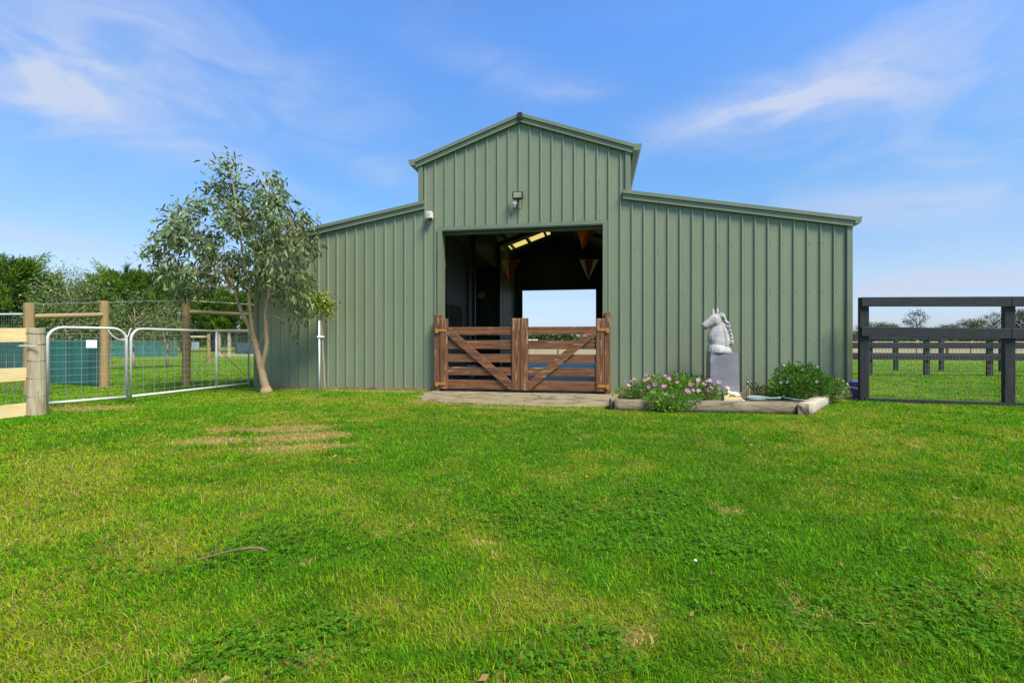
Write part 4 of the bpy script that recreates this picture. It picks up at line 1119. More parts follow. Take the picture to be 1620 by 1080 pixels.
screen('shade_cloth_screen', 'dark green shade cloth screen behind the narrow pipe gate', 'screen', [gpt(161, 611), gpt(75, 607), Vector((-14.5, 12.8, 0)), Vector((-22, 15, 0))], .965, .03, M['shade'], M['treated'])
screen('teal_fence', 'long teal cloth fence across the far side of the left paddock', 'fence', [Vector((-36, 26.5, 0)), Vector((-28, 27.5, 0)), Vector((-20.8, 29.5, 0))], .99, .0, M['teal'], M['palewood'])
# animal shelter
sx, sy = -17.9, 29.0
o = thing('animal_shelter', 'small timber-framed wire shelter with a white back panel in the left paddock', 'shelter', (sx + 2, sy + .8, 0))
for (dx, dy) in ((0, 0), (.62, 0), (4.0, 0), (0, 1.8), (4.0, 1.8)):
    MB().box(sx + dx - .07, sx + dx + .07, sy + dy - .07, sy + dy + .07, -.05, 1.58).build('post', M['palewood'], o)
MB().box(sx - .2, sx + 4.3, sy - .2, sy + 2.1, 1.58, 1.66).build('roof', M['treatedx'], o)
MB().box(sx + .071, sx + 3.93, sy - .06, sy + .06, 0, .16).build('base_rail', M['palewood'], o)
MB().box(sx + .075, sx + 3.93, sy + 1.74, sy + 1.78, 0, .85).build('back_panel', M['whitepanel'], o)
w_ = MB(); mesh_panel(w_, Vector((sx, sy, 0)), Vector((sx + 4, sy, 0)), .16, 1.58, .16, 1.58, 40, np.linspace(0, 1, 10), .004); w_.build('netting', M['darkwire'], o)
c = at(383, 561, 29.6)
o = thing('feed_trough', 'bright green feed trough inside the far shelter', 'trough', (c.x, c.y, 0))
MB().hexa([(-.26, -.16, 0), (.26, -.16, 0), (.26, .16, 0), (-.26, .16, 0), (-.33, -.2, .27), (.33, -.2, .27), (.33, .2, .27), (-.33, .2, .27)]).build('tub', M['greenbox'], o, True, bevel=.02)
MB().box(-.35, .35, -.22, .22, .271, .30).build('rim', M['greenbox'], o, True, bevel=.008)
a, b_ = gpt(299, 574), gpt(330, 574)
o = thing('timber_gateway', 'low timber gateway in the left paddock before the shelter', 'gateway', ((a.x + b_.x) / 2, a.y, 0))
for q_, tp in ((a, 1.2), (b_, 1.25)): MB().tube([(q_.x, q_.y, -.05), (q_.x, q_.y, tp)], .07, 10).build('post', M['treated'], o)
MB().tube([(a.x, a.y, 1.12), (b_.x, b_.y, 1.12)], .05, 8).build('rail', M['palewood'], o)

# ================================================================== RIGHT: BLACK RAIL FENCES
def rail_fence(pts, label, posts_top, rails, pw, rail_h, zb_=-.05, group=None, pd=.085, drop=0.0):
    o = thing('rail_fence', label, 'fence', (pts[0].x, pts[0].y, 0), 0, group)
    for i_, q_ in enumerate(pts):
        a = math.atan2(pts[-1].y - pts[0].y, pts[-1].x - pts[0].x); ca, sa_ = math.cos(a), math.sin(a)
        def tr2(x_, y_, z_): return (q_.x + x_ * ca - y_ * sa_, q_.y + x_ * sa_ + y_ * ca, z_)
        h = pw / 2; e = pd / 2; t_ = posts_top - drop * i_ + random.uniform(-.008, .008)
        MB().hexa([tr2(-h, -e, zb_), tr2(h, -e, zb_), tr2(h, e, zb_), tr2(-h, e, zb_), tr2(-h, -e, t_), tr2(h, -e, t_), tr2(h, e, t_), tr2(-h, e, t_)]).build('post', M['blackz'], o, bevel=.006)
    u = (pts[-1] - pts[0]).normalized(); nn = Vector((u.y, -u.x, 0)) * (pd / 2 + .018)
    for i_, (a, b2) in enumerate(zip(pts[:-1], pts[1:])):
        for z in rails:
            z_a, z_b = z - drop * i_, z - drop * (i_ + 1)
            e0 = -.05 if a is pts[0] else .0
            MB().bar(Vector((a.x + nn.x, a.y + nn.y, z_a)) + u * (e0 + .003), Vector((b2.x + nn.x, b2.y + nn.y, z_b)) - u * .003, .034, rail_h).build('rail', M['blackx'], o, bevel=.004)
    return o, nn
fa, fb = gpt(1366, 634), gpt(1595, 641.5)
fu = (fb - fa).normalized(); fc = fb + fu * 1.75; fd = fc + fu * 1.75
o, nn = rail_fence([fa, fb, fc, fd], 'near black rail fence with netting, starting beside the barn corner', 1.62, (1.545, 1.085), .125, .145, drop=.042)
for a, b2 in ((fa, fb), (fb, fc), (fc, fd)):
    MB().bar(a + nn + Vector((0, 0, .02)) + fu * .003, b2 + nn + Vector((0, 0, .02)) - fu * .003, .03, .06).build('base_board', M['blackz'], o)
w_ = MB(); nv = 42
mesh_panel(w_, fa - nn * .2, fd - nn * .2, .05, .95, .05, .95, nv * 3, np.linspace(0, 1, 13), .0020); w_.build('netting', M['darkwire'], o)
rp = lambda X, Y0: Vector((X, Y0 - (X - 11.3) * .1763, 0))
rail_fence([rp(X, 12.95) for X in (6.9, 8.4, 9.95, 11.32, 12.78, 14.3, 15.8, 17.4)], 'black rail fence across the right paddock, nearer of the two behind', 1.13, (1.06, .81, .50), .12, .145, group='black rail fences behind')
rail_fence([rp(X, 15.3) for X in (8.9, 10.6, 12.25, 13.5, 15.1, 16.7, 18.3, 20)], 'black rail fence across the right paddock, farther of the two behind', 1.10, (.82, .50), .11, .13, group='black rail fences behind')
# pale far fence along the dry paddock
o = thing('paddock_fence', 'pale post and wire fence along the dry paddock', 'fence', (20, 33, 0))
for i in range(30):
    X = -2 + i * 1.75 + random.uniform(-.12, .12); Yf = 34 - X * .06
    MB().box(X - .055, X + .055, Yf - .055, Yf + .055, -.05, 1.0 + random.uniform(-.05, .05)).build('post', M['palewood'] if i % 3 else M['bark'], o)
wv = MB()
for z in (.9, .5): wv.bar((-2, 34.07, z), (49, 31.0, z), .03, .06 if z > .8 else .015)
wv.build('rail', M['palewood'], o)
# purple bucket
c = gpt(1352, 630)
o = thing('bucket', 'purple bucket standing between the barn corner and the black fence', 'bucket', (c.x, c.y + .02, 0))
MB().lathe(0, 0, [(.115, 0), (.145, .26), (.155, .265), (.155, .285), (.138, .285), (.108, .02)], 20).build('tub', M['purple'], o, True, smooth=True)
MB().tube([(-.147, 0, .25), (-.13, -.09, .20), (0, -.165, .16), (.13, -.09, .20), (.147, 0, .25)], .005, 6).build('handle', M['galv'], o, True)

# ================================================================== FLOWER BED
def rough_beam(a, b_, wd, z0, z1, seg=16, jit=.008, seed=0):
    a = Vector(a); b_ = Vector(b_); u = (b_ - a).normalized(); s = Vector((-u.y, u.x, 0)); r_ = random.Random(seed)
    mb = MB(); ring = []
    prof = [(-.5, 0), (-.5, .3), (-.5, .62), (-.46, .93), (-.40, 1), (0, 1.0), (.40, 1), (.5, .9), (.5, .4), (.5, 0)]
    for i in range(seg + 1):
        p_ = a.lerp(b_, i / seg)
        for q_, h in prof:
            jx = r_.uniform(-jit, jit) - (.018 if (q_ < -.45 and .25 < h < .7 and r_.random() < .4) else 0) * -1
            jz = r_.uniform(-jit, jit) * (1 if h > .5 else .2)
            v = p_ + s * (-q_ * wd * -1 + jx) * -1
            mb.v.append((v.x, v.y, z0 + (z1 - z0) * h + jz))
    k = len(prof)
    for i in range(seg):
        for j in range(k):
            j2 = (j + 1) % k; mb.f.append((i * k + j, (i + 1) * k + j, (i + 1) * k + j2, i * k + j2))
    mb.f.append(tuple(range(k))); mb.f.append(tuple(seg * k + j for j in range(k - 1, -1, -1)))
    return mb

b0, b1, b2 = gpt(972, 648.5), gpt(1262, 655), Vector((5.02, 7.52, 0))
o = thing('flower_bed', 'raised flower bed edged with old grey sleepers against the barn', 'flower bed', (3.3, 7.2, 0))
un = (b1 - b0).normalized(); inn = Vector((-un.y, un.x, 0))
rough_beam(b0 + inn * .09, b0.lerp(b1, .36) + inn * .09, .17, -.02, .135, 12, .005, 1).build('sleeper', M['oldgrey'], o, smooth=True)
rough_beam(b0.lerp(b1, .362) + inn * .10, b1 + inn * .10, .19, -.02, .135, 26, .006, 2).build('sleeper', M['oldgrey'], o, smooth=True)
rough_beam(b1 + un * .09 + inn * .02, b2, .17, -.02, .13, 14, .007, 3).build('sleeper', M['palesleeper'], o, smooth=True, label='side sleeper given a paler, sunlit tone')
wl0 = barn_world(1.93, -.06)
rough_beam(b0 + Vector((-.03, .06, 0)), wl0, .06, -.02, .16, 10, .006, 4).build('sleeper', M['oldgrey'], o, smooth=True)
rough_beam(b1 + un * .005 + inn * .03, b1 + un * .12 + inn * .0, .16, -.02, .125, 3, .012, 6).build('sleeper', M['oldgrey'], o)
sm = MB(); ring = [b0 + inn * .12, b1 + inn * .12, b2 + Vector((-.1, .0, 0)), barn_world(5.3, -.05), barn_world(2.0, -.05)]
sm.prism([(q_.x, q_.y, 0) for q_ in ring], (0, 0, .085)); sm.build('soil', M['soil'], o)

# plinth
pc = Vector(((1142 - 810) / F * 7.62, 7.62, .085))
o = thing('plinth', 'square blue-grey stone plinth under the horse bust', 'plinth', pc, -TH)
hp = .205; zt = at(1142, 560, 7.5).z - .085
MB().hexa([(-hp - .012, -.15, 0), (hp + .022, -.15, 0), (hp + .022, .15, 0), (-hp - .012, .15, 0), (-hp, -.14, zt), (hp, -.14, zt), (hp, .14, zt), (-hp, .14, zt)]).build('block', M['plinth'], o, True, bevel=.008)
MB().box(-hp - .004, hp + .004, -.144, .144, zt + .0005, zt + .012).build('cap', M['plinth'], o, True, bevel=.004)

# horse bust: lofted forms fused by a voxel remesh
def fuse(mb, name, mt, voxel, parent, smooth_it=6):
    me = bpy.data.meshes.new(name); me.from_pydata(mb.v, [], mb.f)
    tmp = bpy.data.objects.new(name + '_tmp', me); COL.objects.link(tmp)
    r_ = tmp.modifiers.new('r', 'REMESH'); r_.mode = 'VOXEL'; r_.voxel_size = voxel
    s_ = tmp.modifiers.new('s', 'SMOOTH'); s_.factor = .5; s_.iterations = smooth_it
    dg = bpy.context.evaluated_depsgraph_get()
    m2 = bpy.data.meshes.new_from_object(tmp.evaluated_get(dg))
    bpy.data.objects.remove(tmp); bpy.data.meshes.remove(me)
    m2.materials.clear(); m2.materials.append(mt); m2.shade_smooth(); m2.name = name
    return link(name, m2, parent, True)
K = .00169 * 7.62 / 7.6
def hp_(zx, zy, y=0.0): return Vector(((zx - 360) * K, y * K, (537 - zy) * K))
hm = MB()
def loft(secs, n=20, ydir=0):
    hm.tube([hp_(a, b_, d) for a, b_, _, _, d in secs], [s[2] * K for s in secs], n, True, ell=[s[3] * K for s in secs], ref=(0, 1, 0))
# chest / neck
loft([(352, 537, 112, 80, 0), (352, 528, 116, 84, 0), (352, 508, 115, 82, 0), (354, 488, 111, 74, 0), (358, 470, 104, 64, 0)])
loft([(356, 500, 90, 60, 0), (357, 455, 106, 62, 0), (359, 415, 116, 62, 0), (361, 375, 117, 58, 0), (360, 335, 104, 53, 0), (361, 295, 84, 47, 0), (370, 252, 58, 40, 0), (373, 215, 46, 35, 0), (370, 188, 32, 28, 0), (362, 170, 16, 18, 0)])
# head
loft([(385, 192, 26, 24, 0), (362, 206, 50, 36, 0), (335, 220, 66, 45, 0), (310, 228, 63, 44, 0), (285, 239, 53, 39, 0), (260, 252, 44, 34, 0), (236, 265, 37, 30, 0), (214, 277, 34, 29, 0), (200, 285, 27, 25, 0), (190, 290, 18, 18, 0)])
# cheek discs, brow, eye, nostril, chin
for s in (-1, 1):
    hm.ball(hp_(322, 238, s * 30), 40 * K, 16 * K, 44 * K)
    hm.tube([hp_(315, 192, s * 28), hp_(300, 196, s * 34), hp_(284, 206, s * 32)], [6 * K, 9 * K, 5 * K], 8)
    hm.ball(hp_(297, 207, s * 33), 9 * K, 7 * K, 7 * K)
    hm.tube([hp_(290, 235, s * 34), hp_(262, 248, s * 27), hp_(235, 262, s * 23)], [4 * K, 5 * K, 4 * K], 6)
    hm.tube([hp_(204, 268, s * 16), hp_(196, 272, s * 21), hp_(196, 282, s * 21)], [7 * K, 6 * K, 5 * K], 7)
    # ears, pricked
    e0 = hp_(318 if s < 0 else 305, 178, s * 17); e1 = hp_(327 if s < 0 else 303, 140, s * 21); e2 = hp_(324 if s < 0 else 299, 108, s * 18)
    hm.tube([e0, e1, (e1 + e2) / 2, e2], [14 * K, 15 * K, 10 * K, 3 * K], 10, ell=[11 * K, 10 * K, 7 * K, 2.5 * K], ref=(0, 1, 0))
    # jowl muscle along the neck
    hm.tube([hp_(372, 262, s * 30), hp_(385, 330, s * 40), (hp_(398, 410, s * 48)), hp_(395, 470, s * 55)], [16 * K, 20 * K, 18 * K, 10 * K], 8)
hm.tube([hp_(232, 296), hp_(222, 306), hp_(210, 304)], [15 * K, 13 * K, 10 * K], 10)
hm.tube([hp_(262, 284), hp_(240, 294), hp_(224, 304)], [14 * K, 14 * K, 11 * K], 10)
# forelock and mane locks
hm.tube([hp_(345, 165), hp_(322, 176), hp_(302, 190)], [12 * K, 10 * K, 4 * K], 8)
back = [(385, 160), (405, 178), (412, 205), (420, 235), (428, 262), (438, 288), (450, 312), (462, 335), (470, 356), (474, 378), (474, 400), (470, 420), (464, 440)]
hm.tube([hp_(bx - 20 - 8 * k_ / 12, by + 4, -10) for k_, (bx, by) in enumerate(back)], [(15 + 12 * math.sin(min(1, k_ / 9) * 1.6)) * K for k_ in range(13)], 12, ell=[(20 + 12 * k_ / 12) * K for k_ in range(13)], ref=(0, 1, 0))
for i in range(0, 13, 2):
    bx, by = back[i]; f = i / 12; bx2, by2 = back[min(i + 3, 12)]
    hm.tube([hp_(bx - 46 - 8 * f, by - 6, -38), hp_((bx + bx2) / 2 - 26, (by + by2) / 2 + 4, -48), hp_(bx2 - 10, by2 + 22, -36)], [6 * K, 9 * K, 5 * K], 8)
for (x0, y0, x1, y1) in ((412, 300, 452, 372), (418, 335, 462, 408), (424, 372, 468, 440), (428, 408, 462, 466), (404, 262, 440, 330), (396, 228, 428, 292)):
    hm.tube([hp_(x0, y0, -34), hp_((x0 + x1) / 2 + 4, (y0 + y1) / 2 - 8, -52), hp_(x1, y1, -44)], [7 * K, 11 * K, 5 * K], 8)
hs_ = thing('horse_statue', 'pale stone horse head bust facing left on the plinth', 'statue', pc + Vector((-.035, -.01, zt + .013)), R(2))
fuse(hm, 'bust', M['stone'], .0052, hs_, 8)

# lion on its slab
lc = Vector(((1158 - 810) / F * 6.62, 6.62, .086))
ls = thing('lion_statue', 'small cream stone lion lying on a yellow slab in the flower bed', 'statue', lc, R(-4))
mb = MB()
mb.hexa([(-.135, -.07, 0), (.15, -.07, 0), (.15, .07, 0), (-.135, .07, 0), (-.135, -.07, .035), (.15, -.07, .035), (.15, .07, .035), (-.135, .07, .035)])
mb.hexa([(-.132, -.066, .0355), (.132, -.066, .0355), (.132, .066, .0355), (-.132, .066, .0355), (-.125, -.06, .072), (.10, -.06, .072), (.10, .06, .072), (-.125, .06, .072)])
mb.build('slab', M['sandstone'], ls, True, bevel=.006)
hm = MB()
hm.tube([(.09, 0, .105), (.05, 0, .108), (.0, 0, .112), (-.045, 0, .125), (-.065, 0, .15)], [.026, .034, .030, .034, .026], 10)
hm.ball((-.072, -.002, .188), .026, .026, .030); hm.ball((-.094, -.004, .180), .014, .014, .013)
hm.ball((-.066, 0, .183), .034, .034, .036)
for s in (-1, 1):
    hm.tube([(-.05, s * .022, .10), (-.075, s * .026, .084), (-.118, s * .027, .082)], [.016, .014, .013], 8)
    hm.tube([(.085, s * .028, .105), (.06, s * .036, .09), (.03, s * .036, .082)], [.022, .018, .012], 8)
    hm.ball((-.064, s * .024, .215), .008, .007, .009)
hm.tube([(.105, 0, .1), (.125, .015, .085), (.115, .04, .082), (.08, .05, .082)], [.009, .008, .008, .007], 7)
fuse(hm, 'lion_figure', M['lion'], .0045, ls, 3)

# tap and hose
tcn_ = gpt(1183, 633, .085); tcn_ = Vector((tcn_.x, 6.95, .085)); tcn_.x = (1183 - 810) / F * 6.95
o = thing('garden_tap', 'garden tap on a short standpipe in the flower bed', 'tap', tcn_); o.scale = (.82, .82, .80)
MB().tube([(-.012, 0, -.04), (-.012, 0, .20), (-.006, 0, .28)], .011, 8).build('standpipe', M['copper'], o, True, smooth=True)
MB().box(.012, .034, -.012, .012, -.03, .21).build('stake', M['copper'], o, True)
mb = MB().tube([(-.006, 0, .262), (0, 0, .33)], .018, 10).tube([(0, 0, .30), (.03, -.01, .335), (.055, -.015, .325), (.062, -.018, .28)], [.014, .014, .013, .012], 8)
mb.build('tap_body', M['brass'], o, True, smooth=True)
MB().tube([(0, 0, .33), (0, 0, .35)], .008, 8).bar((-.028, 0, .355), (.03, 0, .355), .012, .012).build('tap_handle', M['brass'], o, True)
hs2 = MB(); pts = []
for i in range(60):
    a = i * .32; r_ = .14 + .02 * math.sin(i * .7)
    pts.append((tcn_.x + .18 + r_ * 1.5 * math.cos(a), tcn_.y - .1 + r_ * .75 * math.sin(a), .100 + .0011 * i * .5 + .006 * math.sin(i)))
pts += [(tcn_.x + .55, tcn_.y - .25, .11), (tcn_.x + .75, tcn_.y - .33, .10), (tcn_.x + .85, tcn_.y - .30, .10)]
hs2.tube(pts, .0095, 7)
o = hs2.build('garden_hose', M['hose'], None, smooth=True); tag(o, 'pale green garden hose coiled on the soil beside the tap', 'hose')

# bushes
pf = flower_mesh('flower', .032, (.70, .24, .50), (.34, .06, .24), 12)
pf3 = flower_mesh('flower', .021, (.70, .48, .62), (.40, .16, .30), 10)
pf2 = flower_mesh('flower', .030, (.76, .44, .64), (.38, .10, .28), 12)
def bush(name, label, cat, clumps, cols, wts, flowers, Lr=(.035, .07), Wr=(.010, .018), group=None, up=.5, dens=1.5):
    cs = [Vector(c[0]) for c in clumps]
    base = sum(cs, Vector()) / len(cs); base.z = .085
    o = thing(name, label, cat, base, 0, group)
    Ps, Ds, Cs = [], [], []; st = MB()
    for c, rx, ry, rz, k in clumps:
        k = int(k * dens); c = np.array(c)
        d = norm(rng.normal(0, 1, (k, 3))); rad = rng.uniform(.25, 1.05, (k, 1)) ** .55
        P = c + d * rad * np.array([rx, ry, rz]); P[:, 2] = np.maximum(P[:, 2], .02)
        Ps.append(P); Ds.append(d * .8 + rng.normal(0, .55, (k, 3)) + np.array([0, 0, up])); Cs.append(pick(cols, wts, k) * random.uniform(.85, 1.15))
        for j in range(max(3, k // 110)):
            q_ = P[random.randrange(k)]; r0 = Vector((base.x * .3 + c[0] * .7, base.y * .3 + c[1] * .7, .05))
            st.tube([r0, r0.lerp(Vector(q_), .5) + Vector((random.uniform(-.03, .03), 0, .03)), q_], [.005, .004, .002], 5)
    P = np.concatenate(Ps); n = len(P)
    st.build('stems', M['bark'], o)
    link('foliage', leaves('foliage', P, np.concatenate(Ds), rng.uniform(*Lr, n), rng.uniform(*Wr, n), np.concatenate(Cs), M['bush'], .2), o)
    for i, (px, py, Y) in enumerate(flowers):
        f = bpy.data.objects.new('flower', (pf if i % 3 else pf2) if len(flowers) > 12 else pf3); COL.objects.link(f); f.parent = o
        p_ = at(px, py, Y); f.location = p_ - base
        f.rotation_euler = (R(random.uniform(15, 75)), R(random.uniform(-25, 25)), random.uniform(-1.2, 1.2)); s = random.uniform(.85, 1.25); f.scale = (s, s, s)
    return o
def cl_(px, py, Y, rx, ry, rz, k): return (tuple(at(px, py, Y)), rx, ry, rz, k)
bc = [(.060, .170, .014), (.11, .24, .022), (.17, .32, .035), (.27, .38, .07)]
bush('daisy_bush', 'spreading pink daisy bush spilling over the front sleeper at left', 'bush',
     [cl_(992, 627, 7.0, .22, .2, .13, 420), (cl_(1018, 622, 6.9, .24, .25, .19, 650)), cl_(1045, 618, 6.8, .26, .28, .22, 850), cl_(1075, 617, 6.75, .26, .3, .22, 850), cl_(1105, 620, 6.75, .24, .25, .19, 700), cl_(1128, 624, 6.7, .16, .2, .14, 350),
      cl_(1042, 634, 6.34, .17, .15, .13, 480), cl_(1058, 641, 6.27, .15, .10, .10, 360), cl_(1070, 636, 6.3, .15, .12, .12, 360), cl_(1093, 634, 6.36, .15, .14, .10, 340)],
     bc, [3, 4, 3, 1],
     [(960 + a / 8.1, 560 + b_ / 8.1, Y) for a, b_, Y in ((235, 352, 6.9), (308, 352, 6.9), (352, 320, 6.9), (280, 405, 6.85), (515, 270, 6.8), (495, 340, 6.7), (540, 318, 6.8), (625, 385, 6.6), (540, 420, 6.6), (690, 302, 6.75), (750, 280, 6.7), (797, 315, 6.6), (893, 258, 6.8), (735, 415, 6.5), (905, 365, 6.55), (600, 505, 6.4), (755, 518, 6.3), (842, 545, 6.3), (805, 600, 6.26), (1080, 390, 6.55), (1110, 385, 6.55), (1175, 330, 6.6), (1160, 352, 6.6), (1105, 468, 6.45), (1180, 468, 6.45), (1245, 388, 6.5), (1290, 345, 6.5), (1318, 335, 6.5), (1315, 455, 6.45), (1335, 435, 6.45), (1440, 355, 6.6), (1450, 420, 6.55), (1170, 602, 6.3), (1050, 490, 6.4), (1030, 470, 6.4))])
bush('dark_bush', 'dark leafy plant behind the pink daisy bush beside the plinth', 'bush',
     [cl_(1075, 602, 7.35, .16, .12, .11, 260), cl_(1100, 604, 7.35, .16, .12, .09, 220)], [(.018, .05, .012), (.03, .075, .02)], [2, 2], [], Lr=(.04, .07), Wr=(.012, .02))
bush('daisy_bush', 'tall dark green daisy bush near the right end of the barn', 'bush',
     [cl_(1250, 596, 7.15, .24, .22, .20, 800), cl_(1270, 594, 7.15, .24, .22, .19, 800), cl_(1290, 603, 7.1, .22, .22, .16, 600), cl_(1240, 615, 6.95, .25, .22, .18, 700), cl_(1262, 614, 6.85, .24, .2, .20, 800), cl_(1288, 614, 6.95, .22, .2, .17, 650), cl_(1310, 613, 7.15, .2, .2, .15, 420), cl_(1225, 624, 6.95, .16, .15, .10, 260)],
     [(.040, .120, .010), (.07, .18, .016), (.12, .25, .024), (.18, .32, .04)], [4, 4, 2, .6],
     [(1150 + a / 7.714, 560 + b_ / 7.714, Y) for a, b_, Y in ((695, 140, 7.0), (858, 126, 7.0), (922, 196, 6.92), (1110, 155, 7.0), (663, 345, 6.75), (742, 342, 6.7), (1102, 338, 6.75), (1468, 365, 7.0))])
bush('groundcover_plant', 'pale yellow-green trailing plant at the barn corner end of the bed', 'plant',
     [cl_(1318, 614, 7.2, .14, .14, .14, 380), cl_(1330, 617, 7.25, .10, .10, .14, 300), cl_(1318, 622, 7.05, .13, .12, .11, 240)], [(.13, .20, .045), (.22, .28, .09), (.32, .36, .16)], [3, 3, 2], [], Lr=(.03, .05), Wr=(.015, .025))
bush('weed_plant', 'small straggly weed against the barn wall behind the tap', 'plant',
     [cl_(1195, 616, 7.5, .10, .08, .10, 70), cl_(1204, 620, 7.5, .08, .06, .06, 40)], [(.04, .09, .02), (.07, .13, .03), (.18, .12, .06)], [3, 3, 1], [], Lr=(.04, .08), Wr=(.012, .022))

# fallen stick, pebble
a = gpt(310, 884, .03)
mb = MB(); q_ = limb(mb, [gpt(310, 886, .035), gpt(330, 880, .04), gpt(352, 874, .038), (gpt(380, 868, .05)), gpt(402, 866, .045), gpt(423, 870, .035)], .0028, .0055, 7, .003)
o = mb.build('stick', M['stick'], None, smooth=True); tag(o, 'curved brown stick lying on the lawn', 'stick')
c = gpt(1100, 884, .04); mb = MB(); mb.ball((c.x, c.y, .035), .007, .006, .005, 9, 6)
o = mb.build('pebble', M['pebble'], None, smooth=True); tag(o, 'tiny white pebble lying on the lawn at right', 'pebble')

# ================================================================== BACKGROUND TREES
def cypress_mesh(h, rad, seed, n_limbs=150):
    r_ = np.random.default_rng(seed); P, D, L, W, C = [], [], [], [], []
    base = np.array([(.075, .150, .012), (.105, .195, .015), (.145, .235, .020), (.040, .085, .009)])
    for i in range(n_limbs):
        spike = i % 7 == 0
        z = h * (.06 + .86 * r_.random() ** .8); a = r_.uniform(0, 6.283)
        env = rad * (1.0 if z < h * .45 else max(.18, 1 - ((z / h - .45) / .62) ** 1.4)) * r_.uniform(.65, 1.08)
        top = np.array([math.cos(a) * env, math.sin(a) * env, z + env * r_.uniform(.35, .85)])
        if spike: top = top + np.array([math.cos(a) * .25, math.sin(a) * .25, r_.uniform(.5, 1.0)])
        st = np.array([math.cos(a) * env * .15, math.sin(a) * env * .15, z - .1])
        ax = top - st; ln = np.linalg.norm(ax); ax /= ln
        tint = base[r_.choice(4, p=[.3, .3, .2, .2])] * r_.uniform(.8, 1.2)
        nb = int(9 * ln) + 6
        for j in range(nb):            # side plumes along the limb, all swept forward
            f = .30 + .72 * (j / nb); p = st + ax * ln * f
            sw = ax + r_.normal(0, .48, 3) + np.array([0, 0, .30]); sw /= np.linalg.norm(sw)
            pl = (.55 + .35 * r_.random()) * (1.15 - .75 * max(0, f - .3))
            m_ = int(20 * pl) + 5; q = np.linspace(.05, 1, m_)[:, None]
            pp = p + sw * q * pl + r_.normal(0, .035, (m_, 3)) * (1.2 - q)
            dd = sw * 1.0 + r_.normal(0, .42, (m_, 3))
            P.append(pp); D.append(dd); L.append(r_.uniform(.10, .20, m_) * (1.15 - .5 * q[:, 0])); W.append(r_.uniform(.035, .06, m_)); C.append(np.repeat((tint * r_.uniform(.75, 1.25))[None], m_, 0))
    return leaves('crown', np.concatenate(P), np.concatenate(D), np.concatenate(L), np.concatenate(W), np.concatenate(C), M['needle'], .2)
def trunk_mesh(h, r0, mt, n_b=8, spread=1.0, seed=0, start=.25):
    r_ = random.Random(seed); mb = MB()
    pts = [(r_.uniform(-.05, .05) * i, r_.uniform(-.05, .05) * i, h * i / 5 - (.1 if i == 0 else 0)) for i in range(6)]
    mb.tube(pts, [r0 * (1 - .16 * i) for i in range(6)], 8)
    for j in range(n_b):
        z = h * r_.uniform(start, .9); a = r_.uniform(0, 6.283); ln = spread * r_.uniform(.5, 1.0)
        mb.tube([(0, 0, z), (math.cos(a) * ln * .5, math.sin(a) * ln * .5, z + ln * .35), (math.cos(a) * ln, math.sin(a) * ln, z + ln * .8)], [r0 * .4, r0 * .25, r0 * .08], 6)
    return mb.mesh('trunk', mt, True)
def place_tree(name, label, cat, loc, rz, sc, trunk, crown, group):
    o = thing(name, label, cat, loc, rz, group); o.scale = sc
    for nme, me in (('trunk', trunk), ('crown', crown)):
        c = bpy.data.objects.new(nme, me); COL.objects.link(c); c.parent = o
    return o
cyA, cyB = cypress_mesh(7.0, 2.3, 1), cypress_mesh(7.0, 2.7, 2)
tA = trunk_mesh(6.0, .22, M['bark'], 10, 1.6, 3)
def ground_at(px, Y): return ((px - 810) / F * Y, Y, -.02)
for (px, topy, Y, v, rz, lab, wx) in (
        (-25, 415, 42, 0, 1.0, 'dark cypress at the left edge of the photo', 1.1), (12, 398, 40, 1, .3, 'tallest cypress at far left behind the wire panel', 1.0),
        (62, 425, 41, 0, 2.2, 'broad cypress above the raw pine fence', 1.05), (110, 452, 45, 1, 4.0, 'low cypress behind the leafy gum sapling', 1.1),
        (162, 428, 42, 0, 5.1, 'cypress rising behind the second pine post', .9), (196, 420, 40, 1, 3.3, 'pointed cypress between the two left pine posts', .85),
        (242, 424, 41, 0, .6, 'cypress left of the gum tree crown', .95), (290, 440, 42, 1, 1.7, 'cypress behind the drooping left side of the gum tree', 1.0),
        (338, 446, 43, 0, 2.9, 'cypress seen between gum trunk and third pine post', 1.0), (385, 455, 44, 1, 5.6, 'cypress nearest the barn corner', 1.05)):
    x_, y_, z_ = ground_at(px, Y); h = H + (540 - topy) / F * Y; s = h / 7.45
    place_tree('cypress_tree', lab, 'tree', (x_, y_, z_), rz, (s * wx * 1.12, s * wx * 1.12, s), tA, cyA if v == 0 else cyB, 'cypress trees behind the left paddock')

def gum_mesh(h, rad, seed, n_cl, cols, wts, lf=(.09, .15), z0=.3, sz=.26, k0=30, lw=.25, droop=-.5):
    r_ = np.random.default_rng(seed); P, D, L, W, C = [], [], [], [], []
    for i in range(n_cl):
        a = r_.uniform(0, 6.283); f = r_.random(); z = h * (z0 + (1 - z0) * f)
        env = rad * math.sin(math.pi * (.18 + .80 * f)) ** .7; rr = env * math.sqrt(r_.random())
        c = np.array([rr * math.cos(a), rr * math.sin(a), z]); k = int(k0 * r_.uniform(.6, 1.4))
        P.append(c + r_.normal(0, sz, (k, 3)) * np.array([1, 1, .75])); D.append(r_.normal(0, .6, (k, 3)) + np.array([0, 0, droop])); L.append(r_.uniform(*lf, k)); W.append(L[-1] * lw)
        C.append(pick(cols, wts, k) * r_.uniform(.75, 1.25))
    return leaves('crown', np.concatenate(P), np.concatenate(D), np.concatenate(L), np.concatenate(W), np.concatenate(C), M['leaf'], .2)
gg = [(.12, .17, .05), (.17, .21, .08), (.075, .12, .035), (.24, .27, .12)]
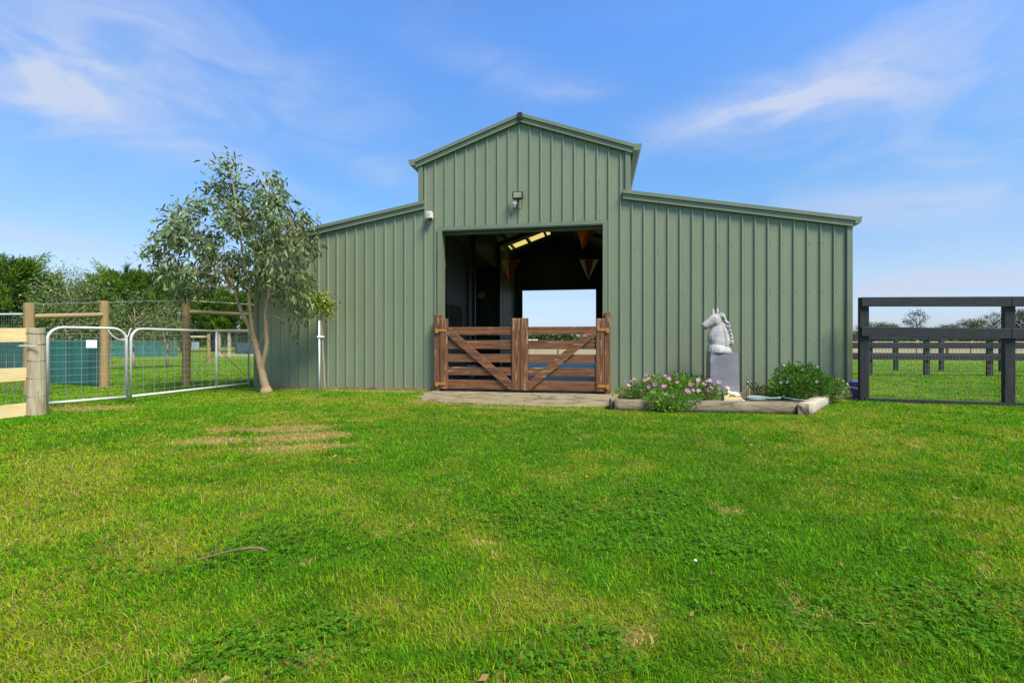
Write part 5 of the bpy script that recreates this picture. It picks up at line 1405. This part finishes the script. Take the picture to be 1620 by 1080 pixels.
def gum_at(px, topy, basey, wpx, seed, label, ncl, group, z0=.3, sz=.2, Y=None, lf=(.055, .095)):
    b_ = gpt(px, basey) if Y is None else Vector(ground_at(px, Y)); h = at(px, topy, b_.y).z; rad = wpx / F * b_.y / 2
    o = thing('gum_sapling', label, 'tree', (b_.x, b_.y, -.02), 0, group)
    tm_ = trunk_mesh(h * .85, .055 * (h / 3) ** .5, M['palebark'], 9, rad * .8, seed)
    for nme, me in (('trunk', tm_), ('crown', gum_mesh(h, rad * .85, seed, ncl, gg, [3, 3, 2, 2], lf, z0, sz, 62, .28))):
        c = bpy.data.objects.new(nme, me); COL.objects.link(c); c.parent = o
gum_at(104, 432, 586, 120, 5, 'tall leafy grey-green sapling behind the first pine rail', 95, 'gum saplings in the left paddock', .16, .30, lf=(.07, .12))
gum_at(212, 468, 583, 88, 6, 'grey-green sapling between the second pine post and the long gate', 55, 'gum saplings in the left paddock', .36, .24)
gum_at(265, 484, 581, 66, 7, 'small sapling with twin trunks left of the third pine post', 48, 'gum saplings in the left paddock', .34, .22)

# far right trees
ft = [(.060, .085, .030), (.095, .12, .045), (.13, .14, .06), (.04, .06, .025)]
fA = gum_mesh(5.5, 3.4, 21, 64, ft, [3, 3, 2, 2], (.14, .28), .34, .45, 95, .5, -.1)
fB = gum_mesh(5.5, 2.4, 22, 26, ft, [3, 2, 2, 3], (.14, .26), .45, .34, 60, .5, -.1)
tF = trunk_mesh(4.8, .14, M['bark'], 10, 2.0, 9, .4)
for (px, topy, wpx, v, rz, lab) in (
        (1385, 508, 60, 0, 0.2, 'far round tree just right of the barn corner'), (1412, 511, 44, 0, 1.9, 'second far round tree right of the barn corner'),
        (1450, 488, 40, 1, .8, 'thin sparse far tree rising above the rail between the posts'), (1500, 512, 50, 0, 3.0, 'low far tree right of the thin sparse one'),
        (1540, 503, 66, 0, 4.2, 'wide far tree left of the big black post'), (1575, 492, 44, 1, 5.0, 'sparse far tree behind the big black post'), (1622, 486, 64, 0, 2.4, 'far tree at the right edge of the photo')):
    Y = 85 + random.uniform(-4, 4); x_, y_, z_ = ground_at(px, Y); h = H + (540 - topy) / F * Y; s = h / 5.9; sw_ = wpx / F * Y / (6.8 if v == 0 else 4.8)
    place_tree('gum_tree', lab, 'tree', (x_, y_, z_), rz, (sw_, sw_, s), tF, fA if v == 0 else fB, 'far trees beyond the right paddock')
# far hedge / scrub belt reading as one mass
n = 85000
X = rng.uniform(-170, 150, n); Yh = 78 + rng.uniform(-2.5, 2.5, n) - X * .02
hh = 2.0 + (fbm(X * .22, X * 0 + 3, 5) - .5) * 1.6
Zh = rng.random(n) ** .7 * hh
P = np.stack([X, Yh, Zh], 1)
c = pick([(.030, .075, .016), (.05, .10, .02), (.08, .125, .035), (.025, .055, .015)], [3, 3, 2, 2], n)
o = link('scrub_belt', leaves('scrub_belt', P, rng.normal(0, 1, (n, 3)) + np.array([0, 0, .3]), rng.uniform(.3, .7, n), rng.uniform(.2, .4, n), c, M['needle']), None, True)
tag(o, 'low dark green belt of scrub along the far horizon', 'scrub', kind='stuff')
# distant shed
o = thing('farm_shed', 'distant white-roofed farm shed seen through the barn', 'shed', (2.6, 70, 0))
MB().box(-2.2, 1.0, -1, 1, 0, .95).build('wall', M['whitepanel'], o, True)
MB().hexa([(-2.4, -1.2, .95), (1.2, -1.2, .95), (1.2, 1.2, .95), (-2.4, 1.2, .95), (-2.4, -.05, 1.22), (1.2, -.05, 1.22), (1.2, .05, 1.22), (-2.4, .05, 1.22)]).build('roof', M['whitepanel'], o, True)
